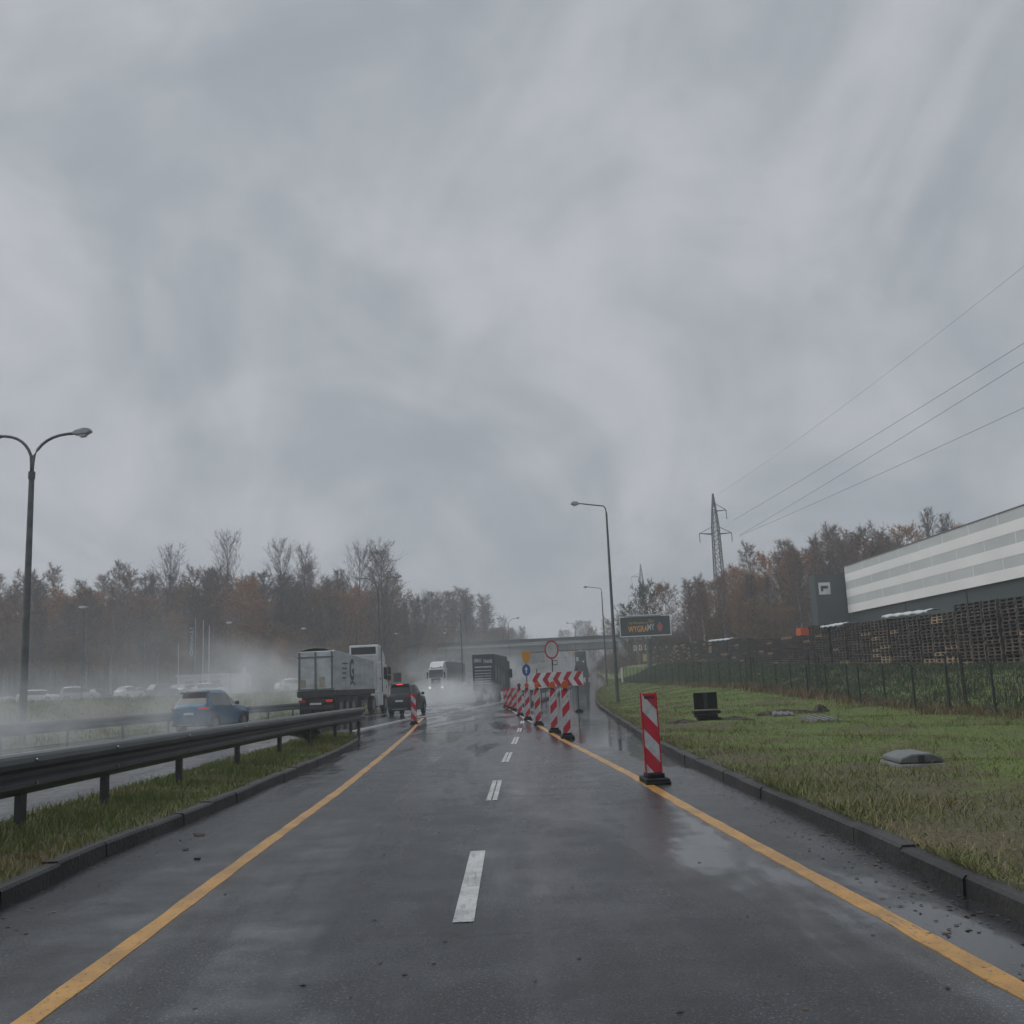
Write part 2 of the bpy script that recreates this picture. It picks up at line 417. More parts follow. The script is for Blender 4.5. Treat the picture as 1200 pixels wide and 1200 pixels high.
# markings, 4 mm above the road
def line(name, pts, w, mat, z=.004, n=60):
    pts = np.array(pts); yy = np.linspace(pts[0, 1], pts[-1, 1], n); xx = np.interp(yy, pts[:, 1], pts[:, 0])
    if n > 5:                                   # soften the corners of the measured polyline
        for _ in range(4): xx[1:-1] = (xx[:-2] + xx[1:-1] * 2 + xx[2:]) / 4
    mb = MB(); vs = []; fs = []
    for i in range(n):
        e = .005 * math.sin(i * 2.1) + .004 * math.sin(i * 5.3)
        zz = zr(yy[i]) + z
        a_, b_ = xx[i] - w / 2 + e, xx[i] + w / 2 - e * .6
        vs += [(a_ - .002, yy[i], zz - .006), (a_, yy[i], zz), (b_, yy[i], zz), (b_ + .002, yy[i], zz - .006)]
    for i in range(n - 1):
        for k in range(3): fs.append((4 * i + k, 4 * i + k + 1, 4 * i + k + 5, 4 * i + k + 4))
    mb.add(vs, fs); return structure(name, mb, mat)
line('yellow_line', [(-2.0, -3), (-2.03, 4.5), (-2.13, 9), (-2.21, 14.1), (-2.42, 21), (-2.75, 30), (-3.05, 36.5), (-3.35, 42), (-3.5, 46)], .12, M['yellow'], n=160)
line('yellow_line', [(2.1, -3), (2.05, 4.2), (2.01, 5.5), (1.93, 7.7), (1.84, 10.6), (1.76, 14.5), (1.62, 18), (1.40, 23.4), (1.2, 30.5), (1.1, 34)], .12, M['yellow'], n=160)
for a, b, x0, x1 in ((-.3, 2.2, -.33, -.3), (5.95, 8.4, -.26, -.23), (11.95, 14.4, -.15, -.09), (17.7, 20.15, .03, .13), (22.9, 25.9, .25, .37), (28.6, 31, .47, .55), (34.5, 37, .68, .76)):
    mb = MB()
    for s in (-1, 1):                          # a double strip with a worn gap
        if a < 10 and s == 1: continue
        wid = .12 if a < 10 else .056
        o = 0 if a < 10 else s * .036
        mb.add([(x0 + o - wid / 2, a, .004), (x0 + o + wid / 2, a, .004), (x1 + o + wid / 2, b, .004), (x1 + o - wid / 2, b, .004)], [(0, 1, 2, 3)])
    structure('lane_dash', mb, M['roadwhite'])
line('white_line', [(-5.55, 0), (-5.6, 20), (-5.3, 30), (-4.95, 35.6), (-4.1, 48), (-2.9, 54), (-1.5, 66), (1.2, 90), (6.4, 135)], .12, M['roadwhite'], n=90)
line('white_line', [(-5.2, 31), (-4.7, 36), (-3.8, 48), (-2.6, 54), (-1.2, 66), (1.5, 90)], .07, M['roadwhite'], z=.004, n=70)
line('white_line', [(1.05, 35), (.9, 39), (.62, 50), (.3, 60)], .07, M['roadwhite'], z=.004, n=40)
line('white_line', [(-9.6 + c(y), y) for y in range(0, 160, 8)], .09, M['roadwhite'], n=80)
line('white_line', [(XL(y) + .45, y) for y in range(0, 180, 6)], .1, M['roadwhite'], n=80)
for pts, w in (([(-2.7, 37), (-1.6, 44), (-.6, 53), (.0, 64)], .10), ([(-2.3, 34.2), (-1.0, 40), (.3, 50)], .07), ([(.1, 24), (.2, 30), (.5, 36)], .03)):
    line('asphalt_seam', pts, w, M['seam'], n=30)
mb = MB()
xx = np.linspace(-3.2, 3.4, 40)
for i in range(39):
    a, b = xx[i], xx[i + 1]; ya, yb = 30.5 + .5 * math.sin(a * 2) * .3 + a * .35, 30.5 + .5 * math.sin(b * 2) * .3 + b * .35
    mb.add([(a, ya, .0035), (b, yb, .0035), (b, yb + .14, .0035), (a, ya + .14, .0035)], [(0, 1, 2, 3)])
structure('asphalt_seam', mb, M['seam'])

# ------------------------------------------------------------------ grass (nobody could count it)
def blades(name, pts_fn, n, mat, hmin, hmax, w, lean=.5):
    P = pts_fn(n); n = len(P)
    ang = rng.uniform(0, 2 * np.pi, n); hh = rng.uniform(hmin, hmax, n) * rng.uniform(.6, 1, n)
    if P.shape[1] > 3: hh = hh * P[:, 3]
    ww = w * rng.uniform(.6, 1.3, n) * (1 + P[:, 1] / 26)
    la = rng.uniform(0, 2 * np.pi, n); ll = hh * rng.uniform(.1, lean, n)
    dx, dy = np.cos(ang) * ww, np.sin(ang) * ww
    V = np.empty((n, 5, 3)); b = P[:, :3]
    V[:, 0] = b - np.c_[dx, dy, 0 * dx]; V[:, 1] = b + np.c_[dx, dy, 0 * dx]
    mid = b + np.c_[np.cos(la) * ll * .35, np.sin(la) * ll * .35, hh * .6]
    V[:, 2] = mid + np.c_[dx, dy, 0 * dx] * .7; V[:, 3] = mid - np.c_[dx, dy, 0 * dx] * .7
    V[:, 4] = b + np.c_[np.cos(la) * ll, np.sin(la) * ll, hh]
    me = bpy.data.meshes.new(name)
    i = np.arange(n)[:, None] * 5
    quads = i + np.array([[0, 1, 2, 3]]); tris = i + np.array([[3, 2, 4]])
    me.vertices.add(n * 5); me.vertices.foreach_set('co', V.ravel())
    me.loops.add(n * 7); me.polygons.add(n * 2)
    li = np.concatenate([quads, tris], 1)
    me.loops.foreach_set('vertex_index', li.ravel())
    st = np.empty((n, 2), int); st[:, 0] = np.arange(n) * 7; st[:, 1] = st[:, 0] + 4
    me.polygons.foreach_set('loop_start', st.ravel())
    me.update(calc_edges=True); me.validate()
    me.materials.append(mat)
    o = bpy.data.objects.new(name, me); COL.objects.link(o); o['kind'] = 'stuff'; return o
def clump(x, y): return .5 + .5 * math.sin(x * 2.3 + 1.7 * math.sin(y * 1.1)) * math.sin(y * 1.9 + 1.3 * math.sin(x * 1.7))
def verge_pts(dry):
    def f(n):
        out = []
        while len(out) < n:
            y = 3.5 + 125 * random.random() ** 2.7
            k = XR(y) + .17
            x = k - .05 + max(1.0, XF(y) - k + .6) * random.random() ** (2.6 if dry else 1.0)
            t = (x - k) / 2.2
            cl = clump(x * .9, y * .9)
            if dry:
                if random.random() > .15 + cl: continue
                s = .5 + .8 * cl
            else:
                if random.random() < .25 * (1 - min(1, t)) : continue
                s = .55 + .5 * cl * cl
            if -.4 < x - 5.5 < .8 and 25.8 < y < 29.5 and random.random() < .8: continue
            out.append((x, y, vz(x, y) - .01, s))
        return np.array(out)
    return f
blades('grass', verge_pts(False), 230000, M['blade'], .02, .07, .0038, 1.1)
blades('dry_grass', verge_pts(True), 65000, M['dryblade'], .03, .15, .0032, 1.5)
def med_pts(n):
    out = []
    while len(out) < n:
        y = 2 + 27 * random.random() ** 1.5; a, b = -5.3, XM(y) - .16
        x = random.uniform(a, b + .06)
        if random.random() > .3 + clump(x * 1.6, y): continue
        out.append((x, y, .10 + .05 * math.sin(max(0, min(1, (x + 5.35) / 1.9)) * math.pi), .5 + .7 * clump(x, y * 1.2)))
    return np.array(out)
blades('grass', med_pts, 34000, M['blade'], .03, .10, .0042)
blades('dry_grass', med_pts, 12000, M['dryblade'], .05, .17, .0036, 1.0)
def weed_pts(n):
    out = []
    while len(out) < n:
        y = random.uniform(18, 75); s = clump(y * .7, y * .35)
        if random.random() > s: continue
        x = XF(y) + random.gauss(.15, .35)
        out.append((x, y, vz(x, y) - .02, .35 + .9 * s))
    return np.array(out)
blades('dry_weeds', weed_pts, 7000, M['weed'], .12, .5, .006, .7)
def bank_pts(n):
    out = []
    while len(out) < n:
        y = random.uniform(18, 110); x = random.uniform(XF(y) + .3, XP - .3)
        out.append((x, y, vz(x, y) - .01, .4 + clump(x * .6, y * .5)))
    return np.array(out)
blades('bank_grass', bank_pts, 60000, M['bankblade'], .1, .3, .008, .7)
def lbank_pts(n):
    out = []
    while len(out) < n:
        y = random.uniform(20, 110); x = XL(y) - 1.2 - random.random() * 9
        out.append((x, y, h(x, y), .5 + clump(x * .6, y * .5)))
    return np.array(out)
blades('bank_grass', lbank_pts, 25000, M['blade'], .08, .25, .008, .8)

def leaf_pts(n):
    out = []
    while len(out) < n:
        q = random.random(); y = 4 + 36 * random.random() ** 1.7
        if q < .55:
            x = XR(y) - abs(random.gauss(0, .22)) - .02; z = .004
        elif q < .75: x = XM(min(y, 28)) + abs(random.gauss(0, .25)) + .02; z = .004
        elif q < .8: x = random.uniform(-2, 2.2); z = .004
        else: x = XR(y) + .2 + random.random() * 4; z = vz(x, y) + .05
        if y > 29 and q > .55 and q < .75: continue
        out.append((x, y, z))
    return out
b = MB()
for (x, y, z) in leaf_pts(1500):
    a = random.uniform(0, 6.28); s = random.uniform(.008, .024); t = random.uniform(-.4, .4)
    u = Vector((math.cos(a), math.sin(a), t * .3)) * s; v = Vector((-math.sin(a), math.cos(a), abs(t) * .5)) * s * .6; c0 = Vector((x, y, z))
    b.add([c0 - u, c0 + v, c0 + u, c0 - v], [(0, 1, 2, 3)], random.choice((0, 0, 1)))
o = b.build('fallen_leaves', [M['soil'], M['deadleaf']]); o['kind'] = 'stuff'
# ------------------------------------------------------------------ guard rails
def wbeam(mb, pts, zc, side, hgt=.37, d=.085):
    """double-corrugated rail following pts (x,y); side = +1 faces +x"""
    prof = [(0, -.5), (.75, -.40), (1, -.30), (.95, -.18), (.12, -.06), (.12, .06), (.95, .18), (1, .30), (.85, .42), (.6, .49), (-.75, .5)]
    n = len(prof); vs = []; fs = []
    for (x, y, dz) in pts:
        vs += [(x + side * (.06 + p * d), y, zc + dz + q * hgt) for p, q in prof]
    for i in range(len(pts) - 1):
        for k in range(n - 1): fs.append((i * n + k, i * n + k + 1, (i + 1) * n + k + 1, (i + 1) * n + k))
    mb.add(vs, fs)
def guard_rail(label, pts, posts, zc=.60, both=True, term=None):
    root = thing('guard_rail', label, 'guardrail', (pts[0][0], pts[0][1], pts[0][2]))
    L = root.location
    P = [(x - L.x, y - L.y, z - L.z) for x, y, z in pts]
    b = MB(); wbeam(b, P, zc, 1)
    b.box(-.03, .03, -.1, .1, zc + .14, zc + .145)
    b.build('rail', M['railsteel'], root, smooth=False)
    if both:
        b = MB(); wbeam(b, P, zc, -1); b.build('rail', M['railsteel'], root)
    for (x, y, z) in posts:
        p = MB(); x -= L.x; y -= L.y; z -= L.z
        p.box(x - .035, x + .035, y - .06, y + .06, z - .15, z + zc + .13)
        p.box(x - .065, x + .065, y - .05, y + .05, z + zc - .1, z + zc + .1)
        po = p.build('post', M['steel'], root, bevel=.006, seg=1)
        if abs(y + L.y) < 31:
            for dz in (-.105, .105):
                q = MB(); q.tube([(x + .132, y, z + zc + dz), (x + .158, y, z + zc + dz)], .018, 8); q.build('bolt', M['rim'], po)
    if term:
        t = MB(); wbeam(t, [(x - L.x, y - L.y, z - L.z) for x, y, z in term], zc, -1); t.build('end_ramp', M['railsteel'], root)
    return root
rail_y = [-2, 2, 6, 10, 14, 18, 22, 25.5, 28, 29.6]
rx = lambda y: interp(y, [-5, 10, 18, 24, 29.6], [-4.75, -4.62, -4.5, -4.35, -4.05])
guard_rail('dark double sided steel crash barrier on grass median close on the left', [(rx(y), y, .06) for y in rail_y], [(rx(y), y, .08) for y in (2.2, 6.1, 10, 12.0, 14.6, 17.6, 20.6, 23.4, 26.2, 28.2, 29.3)], zc=.60,
           term=[(-4.55, 22, .04), (-4.62, 24, -.12), (-4.7, 26, -.34), (-4.8, 27.6, -.56)])
fy = list(np.arange(6, 90, 4.0))
guard_rail('grey steel crash barrier beyond the left carriageway in front of parked cars', [(XL(y) - .55, y, zr(y)) for y in fy], [(XL(y) - .55, y, zr(y)) for y in fy], zc=.62, both=False)
gy = list(np.arange(62, 150, 5.0))
gx = lambda y: 1.45 + .105 * (y - 62) + .0008 * (y - 62) ** 1.5
guard_rail('crash barrier starting behind the striped beacon row and running under bridge', [(gx(y), y, zr(y) + .1) for y in gy], [(gx(y), y, zr(y)) for y in gy], zc=.66)

# ------------------------------------------------------------------ traffic beacons
def beacon(label, X, Y, stripes, lamp=None, yaw=0, tilt=0, group='striped beacons lining the lane closure', z=0, wide=1.0, hh=1.0):
    r = thing('traffic_beacon', label, 'traffic beacon', (X, Y, z), yaw, group)
    w = .19 * wide
    p = MB(); p.box(-w / 2, w / 2, -.02, .02, .12, .12 + hh)
    po = p.build('panel', M['stripe_r' if stripes > 0 else 'stripe_l'], r, bevel=.008, seg=2)
    f = MB()
    for s in (-1, 1): f.box(s * (w / 2 + .005) - .008, s * (w / 2 + .005) + .008, -.024, .024, .12, .12 + hh + .004)
    fo = f.build('panel_frame', M['red' if lamp is None else 'offwhite'], r)
    b = MB(); b.box(-.15, .15, -.30, .30, 0, .07); b.box(-.11, .11, -.16, .16, .07, .125); b.box(-.16, .16, -.32, -.22, 0.0, .035)
    b.build('foot', M['rubber'], r, bevel=.015)
    if lamp:
        l = MB(); l.disc(0, .12 + hh + .13, .10, -.045, .045, 20, sx=.8); 
        lo = l.build('warning_lamp', M[lamp], r, bevel=.012)
        s = MB(); s.box(-.05, .05, -.04, .04, .12 + hh, .12 + hh + .05); s.build('lamp_base', M['plastic'], lo)
    for o in (po, fo): o.rotation_euler.y = tilt
    return r
nb = beacon('tall red and white beacon alone at the right kerb, nearest the camera', 1.91, 13.15, 1, None, .02, -.012)
m = MB()
for k in range(5): m.box(-.068 + k * .027, -.048 + k * .027, -.024, -.0225, 1.045, 1.085)
m.build('sticker', M['plastic'], nb)
beacon('single red and white beacon at the left yellow line, beside dark car', -3.28, 38.6, 1, None, .1, .0, wide=.95)
for a in (('striped beacon with orange lamp, closest of the row under the chevron board', 1.54, 24.35, 'orange', 0),
          ('second striped beacon from the near end of the row, orange lamp before chevrons', 1.40, 27.4, 'orange', .01),
          ('striped beacon with orange lamp at left end of the chevron board', 1.17, 32.6, 'orange', -.01),
          ('striped beacon with orange lamp just below the round blue sign', .98, 37.8, 'orange', .0),
          ('striped beacon with a dark unlit lamp, left of the blue sign', .80, 43.5, 'smokelens', .01)):
    beacon(a[0], a[1], a[2], -1, a[3], .0, a[4])
for a in (('lampless red beacon nearest in the leaning cluster at the row end', .66, 52, .03),
          ('lampless red beacon in the middle of the leaning cluster at row end', .48, 56.5, -.02),
          ('lampless red beacon farthest away, beside the dark lettered truck', .30, 60.5, .02)):
    beacon(a[0], a[1], a[2], -1, None, .15, a[3], wide=1.25)

# chevron board on two feet
r = thing('chevron_board', 'long white board with five red chevrons pointing left behind the beacons', 'road sign', (2.55, 45.2, 0), -.03)
W, z0, z1 = 2.28, 1.14, 1.77
b = MB(); b.box(-W / 2, W / 2, -.015, .015, z0, z1); b.build('board_panel', M['white'], r)
b = MB(); pw = W / 5; hz = (z1 - z0) / 2
for k in range(5):
    x = -W / 2 + k * pw + .02; zc = (z0 + z1) / 2; t = .22; d = .20
    b.prism([(x, zc), (x + d, z1 - .005), (x + d + t, z1 - .005), (x + t, zc)], -.022, -.0165)
    b.prism([(x, zc), (x + t, zc), (x + d + t, z0 + .005), (x + d, z0 + .005)], -.022, -.0165)
b.build('chevron_pattern', M['red'], r)
for sx in (-.9, .88):
    b = MB(); b.tube([(sx, .05, .05), (sx, .05, z1 + .18)], .022, 8); p = b.build('post', M['steel'], r)
    b = MB(); b.prism([(sx - .2, .0), (sx + .2, .0), (sx + .09, .11), (sx - .09, .11)], -.25, .3); b.build('post_foot', M['rubber'], p)

r = thing('round_sign', 'round white no entry for vehicles sign with red ring above the chevron board', 'road sign', (2.42, 46.5, 0))
b = MB(); b.tube([(0, .03, 0), (0, .03, 3.2)], .025, 8); b.build('post', M['steel'], r)
b = MB(); b.disc(0, 2.8, .43, -.01, .015, 32, sx=.75); pl = b.build('sign_plate', M['red'], r)
b = MB(); b.disc(0, 2.8, .35, -.016, -.0125, 32, sx=.75); b.build('white_field', M['offwhite'], pl)
b = MB(); b.box(.02, .24, -.01, .01, 2.10, 2.33); pl = b.build('small_plate', M['steel'], r)
b = MB(); b.box(.04, .22, -.016, -.0125, 2.13, 2.30); b.build('white_field', M['offwhite'], pl)

r = thing('direction_sign', 'post with orange yellow panel above a round blue arrow sign', 'road sign', (1.42, 54, 0))
b = MB(); b.tube([(0, .03, 0), (0, .03, 3.0)], .03, 8); b.build('post', M['steel'], r)
b = MB(); b.disc(0, 2.03, .31, -.01, .015, 28, sx=.72); pl = b.build('blue_disc', M['bluesign'], r)
b = MB(); b.prism([(-.03, 1.87), (.03, 1.87), (.03, 2.05), (.09, 2.05), (0, 2.22), (-.09, 2.05), (-.03, 2.05)], -.016, -.0125); b.build('white_arrow', M['white'], pl)
b = MB(); b.prism([(-.21, 3.03), (.25, 3.03), (.22, 2.62), (.12, 2.38), (-.12, 2.45), (-.19, 2.7)], -.012, .012); b.build('yellow_panel', M['yellowsign'], r)

# little warning triangle farther up the closed road
r = thing('warning_sign', 'small red triangle sign standing in front of the green truck', 'road sign', (8.1, 114, zr(114)))
b = MB(); b.tube([(0, .03, 0), (0, .03, 1.9)], .03, 6); b.build('post', M['steel'], r)
b = MB(); b.prism([(-.3, 1.5), (.3, 1.5), (0, 2.2)], -.01, .01); b.build('red_triangle', M['red'], r)
r = thing('warning_sign', 'dark rectangular sign on a thin post left of the bridge by the median', 'road sign', (-9.2, 92, zr(92)))
b = MB(); b.tube([(0, .03, 0), (0, .03, 2.6)], .035, 6); b.build('post', M['steel'], r)
b = MB(); b.box(-.35, .35, -.01, .01, 1.9, 2.7); b.build('sign_plate', M['chassis'], r)

# black back of a portable sign lying on its feet on the verge
r = thing('portable_sign', 'black portable sign seen from behind on its folded feet, on the grass', 'portable sign', (5.46, 27.3, vz(5.46, 27.3)), -.06)
b = MB(); b.box(-.31, .31, -.02, .02, .30, .74); b.build('sign_plate', M['rubber'], r, bevel=.01)
b = MB(); b.box(-.31, .31, .021, .028, .30, .33); b.box(-.05, .05, -.05, -.021, .3, .72); b.build('back_brace', M['plastic'], r)
for k, (x0, x1, z) in enumerate(((-.34, .36, .18), (-.24, .36, .0), (-.30, .26, .09))):
    b = MB(); b.box(x0, x1, -.2 - .06 * k, .24, z, z + .085); b.build('ballast_slab', M['rubber'], r, bevel=.015)
def mound(label, X, Y, rx_, ry_, hz):
    n = 22; m_ = 8; vs = []; fs = []
    for i in range(m_ + 1):
        q = i / m_
        for k in range(n):
            t = 2 * math.pi * k / n; jr = 1 + .22 * math.sin(3 * t + X) + .14 * math.sin(7 * t + Y) + random.uniform(-.1, .1)
            vs.append((rx_ * q * jr * math.cos(t), ry_ * q * jr * math.sin(t), hz * (1 - q ** 1.7) + random.uniform(-.018, .018) * (1 if i < m_ else 0) - (.04 if i == m_ else 0)))
    for i in range(m_):
        for k in range(n): fs.append((i * n + k, i * n + (k + 1) % n, (i + 1) * n + (k + 1) % n, (i + 1) * n + k))
    mb = MB(); mb.add(vs, fs); o = mb.build('soil_mound', M['soil'], None, (X, Y, vz(X, Y)))
    return tag(o, label, 'soil mound', 'dug up soil on the verge')
mound('churned dark soil left of the black portable sign', 4.75, 26.8, .45, .5, .07)
mound('churned dark soil right of the black portable sign', 6.15, 27.0, .5, .5, .09)
mound('low strip of turned soil midway between black sign and fence', 8.0, 29.0, .9, .5, .12)
mound('small steep brown molehill right of the concrete slabs', 9.35, 30.0, .22, .3, .22)
def slab(label, X, Y, w, d, t, rz, mat, tilt=.1, cat='concrete slab'):
    b = MB(); b.box(-w / 2, w / 2, -d / 2, d / 2, 0, t)
    for k in range(3): b.box(-w / 2 + w * (k + .3) / 3.2, -w / 2 + w * (k + .55) / 3.2, -d / 2 - .01, d / 2 + .01, t + .001, t + .03)
    o = b.build('concrete_slab', mat, None, (X, Y, vz(X, Y) - .02), bevel=.012); o.rotation_euler = (tilt, tilt * .5, rz)
    return tag(o, label, cat, 'slabs left on the verge')
slab('grey ribbed concrete slab lying in grass, larger of the distant pair', 8.0, 25.6, .72, .9, .12, .15, M['slab'])
slab('small flat grey slab just behind the ribbed slab', 7.7, 28.0, .55, .6, .09, -.2, M['slab'])
r = thing('inspection_cover', 'pale metal cover half sunk in grass on the near right', 'manhole cover', (5.0, 12.6, vz(5.0, 12.6) - .07), -.1)
b = MB(); b.box(-.28, .28, -.45, .45, -.1, .10); b.build('concrete_surround', M['slab'], r, bevel=.03)
b = MB(); b.prism([(-.26, .105), (.26, .105), (.24, .17), (.12, .215), (-.1, .215), (-.24, .165)], -.38, .38); b.build('lid', M['coverlid'], r, bevel=.02)
b = MB(); b.box(-.03, .03, -.41, -.385, .12, .2); b.build('lid_slot', M['plastic'], r)

# litter along the gutter and lane
def litter(label, X, Y, s, mat, z=.0):
    b = MB(); b.prism([(-s, 0), (-s * .3, .55 * s), (s * .6, .4 * s), (s, -.1 * s), (.2 * s, -.5 * s)], 0, .012, axis='z')
    o = b.build('leaf_litter', mat, None, (X, Y, z + .002)); o.rotation_euler = (.15, .1, random.uniform(0, 6))
    return tag(o, label, 'litter', 'bits of litter on the asphalt')
litter('brown crumpled scrap near the left kerb', -2.95, 10.1, .075, M['soil'])
litter('pale scrap on the wet lane below the brown one', -2.55, 8.7, .06, M['slab'])
litter('small pale scrap close to the left kerb, nearer than the brown one', -2.8, 9.2, .03, M['slab'])

# ------------------------------------------------------------------ lamps
def lamp(label, X, Y, z, H, arms, thick=.1, mat='polesteel', arm_l=1.5, rise=.9, sleeve=True, group='street lamps along the road'):
    r = thing('street_lamp', label, 'street lamp', (X, Y, z), 0, group)
    b = MB(); zt = H - rise - .6
    b.tube([(0, 0, -.3), (0, 0, 1.2), (0, 0, zt)], [thick, thick * .96, thick * .66], 12)
    if sleeve: b.tube([(0, 0, zt - .25), (0, 0, zt)], thick * .85, 12)
    b.build('pole', M[mat], r, smooth=False)
    for s, al in arms:
        pts = [(0, 0, zt - .2), (s * .02, 0, zt + .3)]
        for k in range(1, 9):
            t = k / 8; pts.append((s * al * (t ** 1.55), 0, zt + .3 + (rise + .25) * (1 - (1 - t) ** 2.2)))
        b = MB(); b.tube(pts, [thick * .42] * 2 + [thick * .38] * 8, 8); a = b.build('arm', M['polesteel'], r, smooth=True)
        e = pts[-1]; d = s
        b = MB(); L = .62
        pr = [(-.05, -.03), (.12, -.09), (.42, -.10), (.58, -.03), (.55, .07), (.35, .13), (.08, .10), (-.05, .04)]
        b.prism([(e[0] + d * p, e[2] + q + .12 * p) for p, q in pr], -.14, .14)
        hd = b.build('lamp_head', M['lamphead'], a, bevel=.03)
        b = MB(); b.prism([(e[0] + d * .14, e[2] - .085), (e[0] + d * .42, e[2] - .06), (e[0] + d * .36, e[2] - .13), (e[0] + d * .2, e[2] - .14)], -.1, .1); b.build('lens', M['lampglass'], hd)
    return r
lamp('tall concrete lamp post with two curved arms at far left', -15.75, 34, zr(34) + .05, 10.5, [(-1, 1.15), (1, 1.42)], .135, 'concretepole', rise=.75)
lamp('double armed lamp post rising behind the white tipper cab', -10.1, 86, zr(86), 10.8, [(-1, 1.4), (1, 1.5)], .11)
lamp('double armed lamp post in front of bridge, between oncoming and lettered trucks', -4.75, 131, zr(131), 10.6, [(-1, 1.4), (1, 1.4)], .11)
lamp('faint double armed lamp post beyond the dark lettered truck', 1.9, 182, zr(182), 10.6, [(-1, 1.5), (1, 1.5)], .1)
for i, (Y, lb) in enumerate(((235, 'nearer hazy lamp post beyond the bridge'), (300, 'farther hazy lamp post beyond the bridge'), (370, 'faintest lamp post far beyond bridge'))):
    lamp(lb, -14.6 + 2.5 + c(Y) - 6 + 12.5, Y, zr(Y), 10.5, [(-1, 1.5), (1, 1.5)], .1)
def arm_lamp(label, X, Y, z, H):
    r = thing('street_lamp', label, 'street lamp', (X, Y, z), 0, 'street lamps along the road')
    b = MB(); b.tube([(0, 0, -.3), (0, 0, 1.2), (0, 0, H * .55), (0, 0, H - .35)], [.095, .095, .075, .05], 12); b.tube([(0, 0, .9), (0, 0, 1.05)], .115, 12); b.build('pole', M['polesteel'], r)
    pts = [(0, 0, H - .4), (-.03, 0, H - .12), (-.14, 0, H + .02), (-.4, 0, H + .06), (-.9, 0, H + .13), (-1.45, 0, H + .22)]
    b = MB(); b.tube(pts, .034, 8); a = b.build('arm', M['polesteel'], r, smooth=True)
    b = MB(); e = pts[-1]
    b.prism([(e[0] + .05, e[2] - .03), (e[0] - .12, e[2] - .09), (e[0] - .36, e[2] - .08), (e[0] - .44, e[2] + .0), (e[0] - .36, e[2] + .1), (e[0] - .1, e[2] + .1)], -.14, .14); hd = b.build('lamp_head', M['lamphead'], a, bevel=.03)
    b = MB(); b.prism([(e[0] - .1, e[2] - .085), (e[0] - .34, e[2] - .08), (e[0] - .28, e[2] - .13), (e[0] - .16, e[2] - .13)], -.1, .1); b.build('lens', M['lampglass'], hd)
arm_lamp('tall slim lamp post with one arm, on grass right of the chevron board', 6.05, 53, vz(6.05, 53), 10.35)
arm_lamp('second slim one armed lamp post, farther up beside the closed carriageway', 11.1, 106, vz(11.1, 106), 10.2)
for i, (X, Y, H, lb) in enumerate(((-35.8, 88, 8, 'small white headed lamp nearest over the parked cars'), (-30, 114, 8, 'small white headed lamp above the blue car'), (-24.7, 130, 8, 'small white headed lamp above the tipper body'), (-15.7, 158, 8, 'small white headed lamp right of the tipper cab'), (-8.8, 170, 8, 'small white headed lamp above the oncoming truck'))):
    z = h(X, Y)
    r = thing('parking_lamp', lb, 'street lamp', (X, Y, z), 0, 'lamps of the car park and side road')
    b = MB(); b.tube([(0, 0, -.3), (0, 0, H - .2)], [.06, .035], 8); b.tube([(0, 0, H - .25), (-.1, 0, H - .05), (-.5, 0, H + .02)], .02, 6); b.build('pole', M['concretepole'], r)
    b = MB(); b.disc(-.1, H + .03, .24, -.25, .25, 16); hd = b.build('lamp_head', M['white'], r); hd.scale = (1.2, 1, .45); hd.location = (0, 0, (H + .03) * .55)

# ------------------------------------------------------------------ lettering
def text(body, size, mat, parent, loc, rot=(R(90), 0, 0), name='lettering', sx=1.0, align='LEFT', ext=.004, shear=0, bold=0):
    cu = bpy.data.curves.new(name, 'FONT'); cu.body = body; cu.size = size; cu.extrude = ext; cu.align_x = align; cu.shear = shear; cu.offset = bold; cu.resolution_u = 3
    t = bpy.data.objects.new('tmp_text', cu); COL.objects.link(t)
    bpy.context.view_layer.update()
    me = bpy.data.meshes.new_from_object(t.evaluated_get(bpy.context.evaluated_depsgraph_get()))
    bpy.data.objects.remove(t); bpy.data.curves.remove(cu)
    me.materials.clear(); me.materials.append(M[mat])
    o = bpy.data.objects.new(name, me); COL.objects.link(o); o.parent = parent
    o.location = loc; o.rotation_euler = rot; o.scale = (sx, 1, 1); return o

